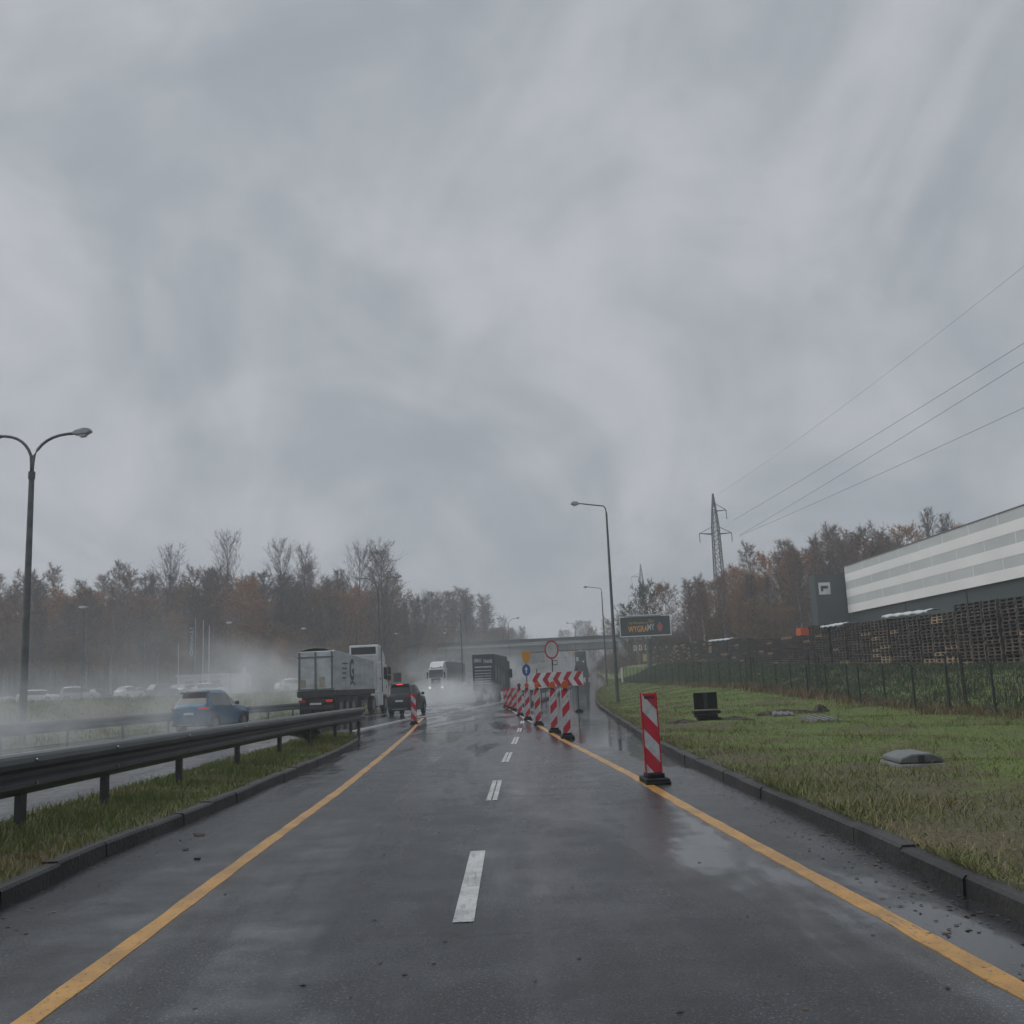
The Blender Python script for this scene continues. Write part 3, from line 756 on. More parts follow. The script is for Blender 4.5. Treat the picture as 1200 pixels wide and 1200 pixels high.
# ------------------------------------------------------------------ vehicles (rear at y=0, facing +y)
def wheel(parent, x, y, r, w, side):
    b = MB(); b.tube([(x, y, r), (x + side * .02, y, r), (x + side * w, y, r), (x + side * (w + .012), y, r)], [r * .93, r, r, r * .92], 20)
    t = b.build('wheel', M['tyre'], parent, smooth=False)
    b = MB(); b.tube([(x + side * (w + .006), y, r), (x + side * (w + .02), y, r)], [r * .64, r * .58], 14); b.build('rim', M['rim'], t)
CARS = {
 'suv': [(0, .50, .82, .88, .84, .90, .80, ''), (.05, .34, .94, 1.0, .90, .96, .86, ''), (.14, .28, .99, 1.08, .94, .985, .86, 'rw'), (.50, .26, 1.03, 1.50, .96, 1.0, .76, 'side'), (.75, .26, 1.03, 1.57, .96, 1.0, .76, 'side'), (1.6, .25, 1.0, 1.60, .96, 1.0, .76, 'side'), (2.2, .25, .98, 1.53, .96, 1.0, .74, 'ws'), (2.95, .25, .97, 1.05, .96, 1.0, .80, ''), (3.6, .26, .9, .96, .95, .98, .8, ''), (4.1, .28, .78, .84, .9, .92, .75, ''), (4.3, .36, .62, .66, .78, .8, .68, '')],
 'mpv': [(0, .50, .84, .92, .84, .9, .84, ''), (.05, .34, .95, 1.02, .90, .96, .88, ''), (.09, .28, 1.0, 1.08, .94, .98, .87, 'rw'), (.34, .26, 1.0, 1.54, .96, 1.0, .78, 'side'), (.6, .26, 1.0, 1.60, .96, 1.0, .78, 'side'), (1.6, .25, .98, 1.62, .96, 1.0, .78, 'side'), (2.2, .25, .96, 1.54, .96, 1.0, .74, 'ws'), (3.1, .25, .95, 1.03, .96, 1.0, .8, ''), (3.6, .26, .88, .94, .95, .98, .8, ''), (3.95, .28, .74, .8, .9, .92, .75, ''), (4.1, .36, .6, .64, .78, .8, .68, '')],
 'hatch': [(0, .45, .78, .84, .84, .9, .8, ''), (.06, .30, .86, .93, .90, .96, .86, ''), (.15, .24, .9, .98, .94, .985, .86, 'rw'), (.6, .22, .92, 1.36, .96, 1.0, .74, 'side'), (1.6, .2, .9, 1.45, .96, 1.0, .74, 'side'), (2.1, .2, .88, 1.38, .96, 1.0, .72, 'ws'), (2.95, .2, .86, .94, .96, 1.0, .8, ''), (3.6, .22, .78, .84, .95, .98, .8, ''), (4.0, .3, .6, .64, .8, .82, .7, '')],
}
def make_car(label, kind, paint, W, X, Y, z, yaw, lit=True, simple=False, group=None, cat='car', name='car'):
    r = thing(name, label, cat, (X, Y, z), -yaw, group)
    st = CARS[kind]; hw = W / 2; rings = []
    for (y, zb, zl, zt, wb, wl, wt, fl) in st:
        wb *= hw; wl *= hw; wt *= hw
        half = [(0, zb), (wb * .95, zb), (wb, zb + .1), (wl, zb + .55 * (zl - zb)), (wl * .985, zl), (wt, zl + .82 * (zt - zl)), (wt * .84, zt), (0, zt + .025)]
        rings.append([(a, y, q) for a, q in half] + [(-a, y, q) for a, q in half[6:0:-1]])
    body = MB(); win = {'rear_window': MB(), 'windscreen': MB(), 'side_window': MB()}
    for i in range(len(st) - 1):
        fl = st[i][7]
        for k in range(14):
            q = [rings[i][k], rings[i][(k + 1) % 14], rings[i + 1][(k + 1) % 14], rings[i + 1][k]]
            tgt = body
            if fl in ('side', 'ws') and k in (4, 9): tgt = win['side_window']
            elif fl == 'rw' and k in (5, 6, 7, 8): tgt = win['rear_window']
            elif fl == 'ws' and k in (5, 6, 7, 8): tgt = win['windscreen']
            tgt.add(q, [(0, 1, 2, 3)])
    body.add(rings[0], [tuple(range(14))]); body.add(rings[-1], [tuple(range(14))[::-1]])
    L = st[-1][0]
    def weld(mb):
        d = {}; idx = []; nv = []
        for v in mb.v:
            kk = tuple(round(t, 4) for t in v)
            if kk not in d: d[kk] = len(nv); nv.append(v)
            idx.append(d[kk])
        mb.v = nv; mb.f = [tuple(dict.fromkeys(idx[i] for i in f)) for f in mb.f]
    weld(body); bo = body.build('body', paint, r, smooth=True)
    for nm, w in win.items():
        weld(w); w.build(nm, M['glass'], r)
    zl = st[2][2]
    for s in (-1, 1):
        b = MB(); b.box(s * hw * (.5 if s > 0 else .62), s * hw * .99, -.03, .22, zl - .11, zl - .03); b.build('tail_light', M['taillit' if lit and s > 0 else 'tail'], r, bevel=.02)
    for y in (.75, L - .85):
        for s in (-1, 1): wheel(r, s * (hw - .155), y, .33, .165, s)
    b = MB(); b.box(-hw * .9, hw * .9, -.05, .3, .30, .42); b.build('bumper', M['plastic'], r, bevel=.03)
    if simple: return r
    b = MB(); b.box(-.19, .19, -.045, .02, .70, .79); b.build('number_plate', M['plate'], r)
    b = MB(); ys = .42 if kind == 'suv' else .30; b.box(-hw * .72, hw * .72, ys - .12, ys + .25, st[3][3] - .02, st[3][3] + .045); sp = b.build('spoiler', M['plastic'] if kind == 'suv' else paint, r, bevel=.015)
    b = MB(); b.box(-.16, .16, ys - .135, ys - .121, st[3][3] - .01, st[3][3] + .03); b.build('brake_light', M['brakelit' if kind == 'mpv' else 'tail'], sp)
    for s in (-1, 1):
        b = MB(); b.box(s * hw * .97, s * (hw + .13), 2.55, 2.68, 1.0, 1.14); b.build('mirror', M['plastic'], r, bevel=.025)
        b = MB(); b.box(s * hw * .45, s * hw * .82, L - .22, L - .02, .62, .72); b.build('headlight', M['lampglass'], r, bevel=.02)
        for y in (.75, L - .85):
            b = MB(); pts = [(s * (hw + .004), y + .40 * math.cos(t), .33 + .40 * math.sin(t)) for t in np.linspace(0, math.pi, 12)]
            b.tube(pts, .03, 5); b.build('wheel_arch', M['plastic'], r)
    b = MB(); b.box(-hw * .55, hw * .55, -.058, -.045, .33, .355); b.build('skid_strip', M['silver'], r)
    return r
make_car('blue crossover car driving away in spray on the left carriageway', 'suv', M['blue'], 1.42, -11.6, 38.3, 0, .15, True)
make_car('dark grey tall hatchback car beside the small beacon, brake light on', 'mpv', M['charcoal'], 1.27, -5.02, 50.8, 0, .115, False)
make_car('small dark car half lost in spray between the two trucks', 'hatch', M['carblack'], 1.3, -3.9, 118, zr(118), .115, False, True)
make_car('tiny dark car far up the hill beyond the bridge', 'hatch', M['carred'], 1.35, 27.5, 420, zr(420), .115, False, True)
make_car('tiny pale car near top of the hill', 'hatch', M['silver'], 1.35, 25, 465, zr(465), .115, False, True)

def vtruck_wheels(parent, ys, hw, r=.5, w=.24):
    for y in ys:
        for s in (-1, 1): wheel(parent, s * (hw - w - .01), y, r, w, s)

# tipper lorry
def tipper():
    r = thing('tipper_truck', 'grey tipper lorry with white cab and letter G on its side, in spray', 'truck', (-9.35, 52.0, 0), -.122)
    hw = .95; L = 8.3
    b = MB()
    prof = [(0, 1.42), (L, 1.42), (L, 3.06), (.25, 3.44), (0, 3.40)]
    b.prism([(y, z) for y, z in prof], -hw, hw, axis='x'); tb = b.build('tipper_body', M['tipper'], r, bevel=.03)
    b = MB()
    for y in np.linspace(.12, L - .1, 9):
        for s in (-1, 1): b.box(s * hw - .012, s * hw + .012, y - .03, y + .03, 1.5, 3.36 - .045 * y)
    for s in (-1, 1): b.box(s * hw - .02, s * hw + .02, .05, L - .05, 1.42, 1.54)
    b.build('side_ribs', M['tipper'], tb)
    b = MB()
    for x in (-hw + .05, -.05, hw - .14): b.box(x, x + .09, -.03, .0, 1.45, 3.38)
    b.box(-hw, hw, -.035, -.001, 3.08, 3.15); b.box(-hw, hw, -.035, -.001, 1.45, 1.52)
    b.build('tailgate_bars', M['tarp'], tb)
    b = MB(); b.box(-hw * .8, -hw * .55, -.012, -.001, 1.6, 2.0); b.box(hw * .2, hw * .5, -.012, -.001, 1.6, 2.1); b.box(-hw * .1, hw * .1, -.012, -.001, 1.6, 1.75); b.build('rust_stain', M['ochre'], tb)
    b = MB()
    vs = []; n = 24
    for i in range(n + 1):
        y = .1 + (L - .2) * i / n; lift = .05 * math.sin(i * 1.9) + .03 * math.sin(i * 4.3)
        vs += [(-hw, y, 3.42 - .0155 * i), (-hw * .5, y, 3.53 + lift - .0155 * i), (0, y, 3.57 + lift * .7 - .0155 * i), (hw * .5, y, 3.53 + lift - .0155 * i), (hw, y, 3.39 + lift * .6 - .0155 * i)]
    b.add(vs, [(i * 5 + k, i * 5 + k + 1, i * 5 + k + 6, i * 5 + k + 5) for i in range(n) for k in range(4)])
    b.build('tarpaulin', M['tarp'], tb, smooth=True)
    text('G', 1.55, 'darkletter', r, (hw + .016, 2.95, 1.95), (R(90), 0, R(90)), sx=.8, bold=.045)
    b = MB(); b.prism([(2.9, 1.68), (3.5, 1.92), (4.1, 1.68), (3.8, 1.68), (3.5, 1.79), (3.2, 1.68)], hw + .013, hw + .017, axis='x'); b.build('logo', M['darkletter'], r)
    for k in range(4):
        b = MB(); b.box(hw + .013, hw + .017, 1.5, 2.6 - .15 * k, 2.75 - .25 * k, 2.82 - .25 * k); b.build('side_print', M['darkletter'], r)
    b = MB(); b.box(-.38, .38, .1, 12.0, .78, 1.05); b.box(-hw, hw, .0, .3, 1.10, 1.38); b.box(-hw, hw, .3, L, 1.2, 1.41); b.box(-.6, .6, .6, 5.2, .45, .8); b.box(-hw - .03, hw + .03, -.02, L + .1, 1.16, 1.415); b.box(-hw * .9, hw * .9, .4, 5.0, .5, 1.15); b.build('chassis', M['chassis'], r)
    b = MB(); b.box(-hw * .95, hw * .95, -.05, .05, .52, .66); bo = b.build('bumper', M['chassis'], r)
    for s in (-1, 1):
        b = MB(); b.box(s * hw * .55, s * hw * .92, -.07, -.02, .84, .97); b.build('tail_light', M['taillit' if s > 0 else 'tail'], r)
        b = MB(); b.box(s * hw * .5, s * hw, .32, .36, .2, .95); b.build('mud_flap', M['rubber'], r)
    b = MB(); b.box(-.3, .3, -.055, -.03, .72, .82); b.build('number_plate', M['plate'], r)
    vtruck_wheels(r, (1.3, 2.5, 3.7, 8.2, 11.2), hw, .5, .26)
    b = MB(); b.box(hw * .55, hw * 1.04, 9.15, 10.4, .42, 1.12); b.build('fuel_tank', M['white'], r, bevel=.04)
    # cab
    y0, y1 = 9.6, 11.9
    b = MB(); b.prism([(y0, 1.15), (y1, 1.0), (y1 + .06, 1.9), (y1 - .2, 2.9), (y0 + 1.2, 3.05), (y0, 3.05)], -hw * .98, hw * .98, axis='x'); cab = b.build('cab', M['white'], r, bevel=.06)
    b = MB(); b.prism([(y0 + .05, 3.052), (y1 - .25, 2.99), (y1 - .5, 3.5), (y0 + 1.0, 3.98), (y0 + .55, 4.05), (y0 + .05, 4.05)], -hw * .92, hw * .92, axis='x'); fr = b.build('roof_fairing', M['white'], cab, bevel=.05)
    b = MB(); b.box(-hw * .8, hw * .8, y0 + .03, y0 + .048, 3.5, 3.92); b.build('fairing_recess', M['plastic'], cab)
    b = MB(); b.box(-hw * .86, hw * .86, y0 - .03, y0 - .002, 1.3, 3.4); b.build('rear_wall', M['offwhite'], cab)
    for s in (-1, 1):
        b = MB(); b.prism([(y0 + 1.2, 2.0), (y1 - .12, 1.95), (y1 - .25, 2.7), (y0 + 1.25, 2.72)], s * hw * .985, s * (hw * .985 + .012), axis='x'); b.build('side_window', M['glass'], cab)
        b = MB(); b.box(s * hw, s * (hw + .2), y1 - .1, y1 + .05, 2.28, 2.72); b.box(s * hw, s * (hw + .2), y1 - .1, y1 + .05, 1.92, 2.2); b.tube([(s * hw * .96, y1, 1.95), (s * (hw + .08), y1, 1.85), (s * (hw + .08), y1, 2.8)], .03, 6); b.build('mirror', M['plastic'], cab, bevel=.03)
        b = MB(); b.box(s * hw * .985 - .01, s * hw * .985 + .02, y0 + .75, y0 + .84, 1.2, 3.9); b.build('air_deflector', M['plastic'], cab)
        b = MB(); b.box(s * hw * .985, s * hw * .985 + .012, y0 + .22, y0 + .42, 1.95, 2.07); b.box(s * hw * .985, s * hw * .985 + .012, y1 - .5, y1 - .38, 1.45, 1.6); b.build('marker_panel', M['plastic'], cab)
    b = MB(); b.prism([(-hw * .9, 1.95), (hw * .9, 1.95), (hw * .82, 2.85), (-hw * .82, 2.85)], y1 - .02, y1 + .02); w = b.build('windscreen', M['glass'], cab); 
    return r
tipper()

def lettered_truck():
    r = thing('box_truck', 'dark curtain sided truck with white lettering on its rear doors', 'truck', (-1.42, 89.5, zr(92)), -.112)
    hw = .95; L = 11.5; H = 3.95
    b = MB(); b.box(-hw, hw, 0, L, .95, H); bx = b.build('cargo_box', M['curtain'], r, bevel=.03)
    b = MB(); b.box(-hw + .03, hw - .03, .05, L - .05, H + .001, H + .03); b.build('roof', M['offwhite'], bx)
    b = MB()
    for x in (-hw + .02, -.015, hw - .05): b.box(x, x + .03, -.02, -.001, 1.0, H - .05)
    b.build('door_bars', M['chassis'], bx)
    text('EBRO', .42, 'letter', r, (-hw + .16, -.012, 3.28), sx=.62, bold=.008)
    text('TRANS', .42, 'letter', r, (.0, -.012, 3.18), sx=.62, bold=.008)
    b = MB()
    for k, (z, w0, w1) in enumerate(((2.78, -.74, .74), (2.5, -.74, .70), (2.24, -.74, .76), (2.02, -.74, .66), (1.8, -.74, .74), (1.58, -.74, .6), (1.38, -.74, .7))):
        x = w0
        while x < w1 - .05:
            wd = random.choice((.05, .09, .13, .17)); b.box(x, min(x + wd, w1), -.014, -.010, z, z + (.13 if k == 0 else .07)); x += wd + .035
    b.build('door_print', M['letter'], r)
    for (y, z, s) in ((1.0, 2.2, 1.0), (3.2, 2.0, 1.1), (5.4, 1.6, 1.2), (7.4, 1.7, 1.0)):
        b = MB(); b.prism([(y, z - .6), (y + 1.2 * s, z - .3), (y + 1.0 * s, z + .5), (y + .4, z + .9 * s), (y - .1, z + .3)], hw + .004, hw + .008, axis='x'); b.build('side_print', M['greytrailer'], r)
    b = MB(); b.box(-.4, .4, .2, L + 2, .6, .94); b.box(-hw, hw, -.03, .1, .5, .66); b.box(-hw, hw, .1, L, .8, .949); b.build('chassis', M['chassis'], r)
    for s in (-1, 1):
        b = MB(); b.box(s * hw * .6, s * hw * .95, -.05, -.031, .72, .86); b.build('tail_light', M['tail'], r)
    vtruck_wheels(r, (1.6, 2.9, 4.2, L + .2), hw, .5, .26)
    b = MB(); b.box(-hw * .97, hw * .97, L + .5, L + 2.4, .6, 3.6); cab = b.build('cab', M['carblack'], r, bevel=.08)
    for s in (-1, 1):
        b = MB(); b.box(s * hw * .97, s * (hw + .22), L + 2.2, L + 2.35, 1.9, 2.8); b.build('mirror', M['plastic'], cab, bevel=.04)
        b = MB(); b.box(s * hw * .97, s * (hw * .97 + .012), L + 1.4, L + 2.2, 2.0, 2.7); b.build('side_window', M['glass'], cab)
lettered_truck()

def oncoming():
    # faces the camera: built nose at y=0, trailer behind it in +y
    r = thing('articulated_truck', 'white oncoming lorry with lit headlamps emerging from under the bridge', 'truck', (-7.75, 124, zr(124)), -.14)
    hw = .95
    b = MB(); b.prism([(0, .45), (0, 2.0), (.12, 2.2), (.3, 3.0), (1.2, 3.12), (2.3, 3.12), (2.3, .8)], -hw, hw, axis='x'); cab = b.build('cab', M['white'], r, bevel=.06)
    b = MB(); b.prism([(.4, 3.12), (.95, 3.72), (2.2, 3.9), (2.2, 3.12)], -hw * .88, hw * .88, axis='x'); b.build('roof_fairing', M['white'], cab, bevel=.05)
    b = MB(); b.prism([(-.015, 1.92), (.1, 2.2), (.26, 2.86), (.23, 2.88), (.06, 2.22), (-.05, 1.94)], -hw * .9, hw * .9, axis='x'); b.build('windscreen', M['glass'], cab)
    b = MB(); b.box(-hw * .62, hw * .62, -.03, -.002, .5, 1.85); b.build('grille', M['chassis'], cab, bevel=.01)
    b = MB(); b.box(-.2, .2, -.045, -.031, 1.5, 1.58); b.build('badge', M['letter'], cab)
    for s in (-1, 1):
        b = MB(); b.box(s * hw * .66, s * hw * .95, -.04, .05, .62, .84); b.build('headlight', M['headlit'], cab, bevel=.03)
        b = MB(); b.box(s * hw, s * (hw + .2), .1, .22, 1.8, 2.6); b.build('mirror', M['plastic'], cab, bevel=.03)
        b = MB(); b.disc(s * hw * .6, 3.2, .07, .2, .28, 10); b.build('roof_lamp', M['smokelens'], cab)
    b = MB(); b.box(-hw, hw, 2.9, 15.5, 1.1, 3.85); tr = b.build('trailer', M['greytrailer'], r, bevel=.03)
    b = MB(); b.box(-hw - .02, hw + .02, 2.85, 15.5, 3.86, 3.96); b.build('roof', M['white'], tr)
    b = MB(); b.box(hw * .7, hw * 1.01, 6.2, 7.4, .5, 1.0); b.build('pallet_box', M['offwhite'], r)
    b = MB(); b.box(-.4, .4, .4, 15.3, .6, 1.09); b.build('chassis', M['chassis'], r)
    vtruck_wheels(r, (.9, 4.0, 11.2, 12.5, 13.8), hw, .5, .26)
oncoming()

def works_truck():
    r = thing('works_truck', 'dark green works truck seen from behind on the closed carriageway', 'truck', (11.9, 150, zr(150)), -.115)
    hw = .95
    b = MB(); b.prism([(-hw * 1.2, .5), (hw * 1.3, .5), (hw * 1.15, 1.6), (hw * .9, 2.4), (-hw * .75, 2.4), (-hw, 1.5)], 0, 4.5); b.build('rear_body', M['chassis'], r, bevel=.05)
    b = MB(); b.box(-hw * .72, hw * .9, .3, 4.2, 2.405, 4.35); bx = b.build('cargo_box', M['greentruck'], r, bevel=.04)
    b = MB(); b.box(hw * .1, hw * .85, .28, .299, 2.5, 3.9); b.build('door_panel', M['curtain'], bx)
    b = MB(); b.box(-hw * .55, -hw * .2, .27, .298, 2.9, 3.5); b.build('white_mark', M['letter'], bx)
    b = MB(); b.box(hw * .42, hw * .62, .26, .279, 2.7, 2.95); b.build('reflector', M['white'], bx)
    b = MB(); b.box(-hw * 1.05, -hw * .78, .3, .6, 3.6, 4.3); b.build('arrow_lamp', M['yellowsign'], r, bevel=.03)
    b = MB(); b.disc(hw * .2, 4.45, .11, .5, .8, 12); b.build('beacon_lamp', M['white'], r)
    b = MB(); b.box(-hw * .9, hw * .9, 4.4, 6.2, .7, 3.0); b.build('cab', M['greentruck'], r, bevel=.08)
    vtruck_wheels(r, (.9, 5.4), hw, .5, .26)
works_truck()

# ------------------------------------------------------------------ parked cars on the left
lot = MB(); lot.add([(-78, 104, 1.53), (-26, 104, 1.53), (-26, 150, 1.53), (-78, 150, 1.53)], [(0, 1, 2, 3)])
structure('parking_lot', lot, M['asphalt'])
cars = [(-57.5, 113, 'hatch', 'silver', .9, 'silver parked car at the far left edge of the car park'), (-52.2, 111, 'hatch', 'carwhite', 1.2, 'white parked car with dark windows just right of the tall lamp post'),
        (-47.9, 112, 'mpv', 'silver', 1.3, 'large silver parked van-like car right of the white one'), (-44.4, 118, 'hatch', 'carblack', 1.0, 'black parked car behind the large silver one'),
        (-42.0, 113, 'hatch', 'carwhite', .3, 'white parked car seen from the front in the middle of the row'), (-39.6, 116, 'suv', 'cardarkblue', .5, 'navy parked car right of the middle white one'),
        (-37.2, 119, 'hatch', 'silver', .4, 'silver parked car right of the navy one'), (-34.6, 115, 'hatch', 'carwhite', 1.2, 'white parked car left of the blue crossover'),
        (-56.0, 122, 'suv', 'carwhite', .6, 'white parked crossover in the second row at left'), (-49.5, 124, 'hatch', 'cardarkblue', .2, 'navy parked hatchback in the second row'),
        (-45.0, 126, 'hatch', 'carred', .2, 'red parked hatchback in the second row'), (-40.6, 127, 'suv', 'silver', .4, 'silver parked crossover in the second row'),
        (-36.2, 128, 'hatch', 'carblack', .3, 'black parked hatchback in the second row'), (-23.5, 108, 'hatch', 'carwhite', .9, 'pale parked car between the blue crossover and the tipper')]
for X, Y, k, p, yaw, lb in cars:
    make_car(lb, k, M[p], 1.3, X, Y, h(X, Y) + .03 if Y < 104 or X > -26 else 1.54, yaw, False, True, 'cars parked beyond the left barrier', name='parked_car')
r = thing('kiosk', 'small pale flat roofed building behind the blue crossover', 'building', (-39.5, 136, 1.5))
b = MB(); b.box(-3.2, 3.2, 0, 4, 0, 2.7); b.build('wall', M['wallpale'], r)
b = MB(); b.box(-3.4, 3.4, -.2, 4.2, 2.7, 2.95); b.build('roof', M['offwhite'], r)
for x in (-2.2, -.4, 1.4):
    b = MB(); b.box(x, x + 1.0, -.03, -.002, 1.0, 2.1); b.build('window', M['glass'], r)
r = thing('container', 'pale box container right behind the blue crossover', 'container', (-30.6, 118, h(-30.6, 118)))
b = MB(); b.box(-1.3, 1.3, 0, 3, 0, 2.5); b.build('container_body', M['wallpale'], r, bevel=.03)
b = MB(); b.box(1.0, 1.35, -.04, -.002, .1, 3.1); b.build('corner_post', M['offwhite'], r)
# banner mast and flag poles
r = thing('banner_mast', 'tall mast with a vertical lettered car dealer banner behind the blue crossover', 'banner', (-37.3, 124, 1.5))
b = MB(); b.tube([(.42, .05, 0), (.42, .05, 9.4)], .05, 8); b.build('mast', M['palemetal'], r)
b = MB(); b.box(-.4, .38, -.01, .01, 4.9, 8.9); bn = b.build('banner_cloth', M['curtain'], r)
text('RENAULT', .62, 'letter', r, (.2, -.02, 5.75), (R(90), R(-90), 0), sx=1.0)
b = MB(); 
for k in range(4):
    a = [(0, .42), (.2, 0), (0, -.42), (-.2, 0)]; p, q = a[k], a[(k + 1) % 4]
    b.tube([(p[0], -.02, 5.3 + p[1]), (q[0], -.02, 5.3 + q[1])], .05, 6)
b.build('emblem', M['letter'], bn)
for i, (X, Y, H, lb) in enumerate(((-36.2, 125, 9.2, 'bare white flagpole just right of the banner mast'), (-35.75, 126, 8.6, 'bare white flagpole, middle of the trio right of banner mast'), (-35.2, 124, 8.4, 'bare white flagpole, rightmost of the trio'), (-38.9, 124, 6.4, 'shorter bare white flagpole left of the banner mast'))):
    r = thing('flagpole', lb, 'flagpole', (X, Y, 1.5), 0, 'flagpoles in the car park')
    b = MB(); b.tube([(0, 0, 0), (0, 0, H)], [.055, .03], 8); b.build('pole', M['white'], r)
    b = MB(); b.disc(0, H + .04, .06, -.05, .05, 10); b.build('finial', M['palemetal'], r)

# ------------------------------------------------------------------ bridge
br = thing('road_bridge', 'grey concrete road bridge crossing over the carriageways', 'bridge', (0, 200, 0))
xa, xb = -19, 23.6
def lv(x): return interp(x, [-19, 24], [0, .35])
b = MB(); n = 43
def sl(mb, x0, x1, y0, y1, z0, z1):
    vs = [(x, y, z + lv(x)) for z in (z0, z1) for y in (y0, y1) for x in (x0, x1)]
    mb.add(vs, [(0, 2, 3, 1), (4, 5, 7, 6), (0, 1, 5, 4), (2, 6, 7, 3), (0, 4, 6, 2), (1, 3, 7, 5)])
sl(b, xa - 10, xb + 9, -.35, 9.35, 8.55, 8.95); b.build('deck', M['paleconcrete'], br)
b = MB()
for x in np.arange(xa, xb - .4, 1.55): sl(b, x, min(x + 1.51, xb), .02, .5, 7.3, 8.549)
for y in (2.5, 5, 8): sl(b, xa, xb, y, y + .6, 7.3, 8.549)
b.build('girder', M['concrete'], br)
b = MB(); sl(b, xa - 10, xb + 9, -.3, -.05, 8.951, 9.1)
b.build('parapet', M['concrete'], br)
b = MB(); sl(b, xa - 10, xb + 9, -.2, -.12, 9.75, 9.85); sl(b, xa - 10, xb + 9, -.19, -.13, 9.15, 9.749)
for x in np.arange(xa - 9, xb + 9, 1.5): sl(b, x, x + .07, -.215, -.191, 9.1, 9.75)
b.build('railing', M['steel'], br)
for X, w in ((-9.6, .9), (2.3, 1.15)):
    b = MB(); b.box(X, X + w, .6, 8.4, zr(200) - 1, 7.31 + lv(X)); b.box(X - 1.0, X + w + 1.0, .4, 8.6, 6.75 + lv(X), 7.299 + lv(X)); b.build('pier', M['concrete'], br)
for s, X in ((-1, xa), (1, xb)):
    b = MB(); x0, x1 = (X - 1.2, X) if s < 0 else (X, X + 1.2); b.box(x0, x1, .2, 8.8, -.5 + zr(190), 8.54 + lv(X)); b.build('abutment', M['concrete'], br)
    b = MB(); pl = [(X, zr(185) - .5), (X, 8.5 + lv(X)), (X + s * 4.6, 8.5 + lv(X)), (X + s * 3.6, 7.2)]
    if s > 0: pl = [(X + .02, 1.5), (X + .02, 8.54 + lv(X)), (X + 4.2, 8.54 + lv(X)), (X + .9, 2.0)]
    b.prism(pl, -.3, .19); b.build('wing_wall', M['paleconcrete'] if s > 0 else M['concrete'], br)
for i, (X, lb) in enumerate(((17.5, 'small red and white arrow sign, left of three by the right abutment'), (18.2, 'small red and white arrow sign, middle of three by the abutment'), (18.95, 'small red and white arrow sign, right of three by the abutment'))):
    Y = 130; r = thing('arrow_sign', lb, 'road sign', (X, Y, h(X, Y)), 0, 'arrow signs by the bridge abutment')
    b = MB(); b.tube([(0, .03, -.2), (0, .03, 2.2)], .03, 6); b.build('post', M['steel'], r)
    b = MB(); b.box(-.2, .2, -.01, .01, 1.8, 2.5); pl = b.build('sign_plate', M['white'], r)
    b = MB(); b.prism([(.16, 1.86), (.0, 2.15), (.16, 2.44), (.02, 2.44), (-.16, 2.15), (.02, 1.86)], -.018, -.0125); b.build('red_chevron', M['red'], pl)
r = thing('small_sign', 'small faded yellow sign below the arrow signs at the abutment', 'road sign', (18.5, 128, h(18.5, 128)))
b = MB(); b.tube([(0, .03, -.2), (0, .03, 1.4)], .03, 6); b.build('post', M['steel'], r)
b = MB(); b.box(-.35, .35, -.01, .01, .4, 1.3); b.build('sign_plate', M['palegold'], r)
r = thing('marker_post', 'short white marker post at the far end of the green fence', 'marker post', (12.1, 100.6, vz(12.1, 100.6)))
b = MB(); b.box(-.12, .12, -.05, .05, -.1, 1.45); b.build('post', M['white'], r, bevel=.02)

# ------------------------------------------------------------------ billboard
r = thing('billboard', 'dark billboard with golden writing on a thick pole above the pallets', 'billboard', (16.05, 110, zp(110)), -.12)
W, H0, H1 = 5.35, 3.15, 5.2
b = MB(); b.box(-W / 2, W / 2, -.12, .12, H0, H1); b.build('face_panel', M['board'], r)
b = MB()
for z in (H0 - .06, H1): b.box(-W / 2 - .1, W / 2 + .1, -.16, .16, z, z + .1)
for x in (-W / 2 - .1, W / 2): b.box(x, x + .1, -.158, .158, H0 - .06, H1 + .1)
b.build('frame', M['frame'], r)
b = MB(); b.box(-W / 2 + .6, W / 2 - .9, -.5, .0, H1 + .101, H1 + .2); b.build('lighting_bar', M['frame'], r)
b = MB(); b.tube([(.2, .15, -.5), (.2, .15, H0 - .06)], .26, 12); p = b.build('pole', M['concretepole'], r)
b = MB(); b.box(-.12, .52, -.1, .4, H0 - .32, H0 - .062); b.build('pole_cap', M['palemetal'], p)
text('WYGRA', .92, 'gold', r, (-1.85, -.125, 3.6), sx=.62, bold=.02)
text('MY', .92, 'letter', r, (.2, -.125, 3.75), sx=.62, bold=.02)
text('Gdy Wchodzimy do', .36, 'palegold', r, (-1.8, -.125, 4.45), sx=.72, shear=.2)
text('Gry', .55, 'palegold', r, (.35, -.125, 4.55), sx=.72, shear=.2)
b = MB(); b.prism([(1.3, 4.3), (1.85, 4.3), (1.9, 4.05), (1.8, 3.75), (1.57, 3.5), (1.35, 3.75), (1.25, 4.05)], -.132, -.124); em = b.build('emblem', M['berry'], r)
b = MB(); b.prism([(1.4, 4.34), (1.75, 4.34), (1.66, 4.5), (1.58, 4.62), (1.48, 4.5)], -.132, -.124); b.box(1.28, 1.86, -.137, -.1325, 4.05, 4.1); b.box(1.54, 1.6, -.137, -.1325, 3.6, 4.28); b.box(1.36, 1.78, -.1365, -.1325, 3.83, 3.87); b.build('emblem_lattice', M['greytrailer'], em)

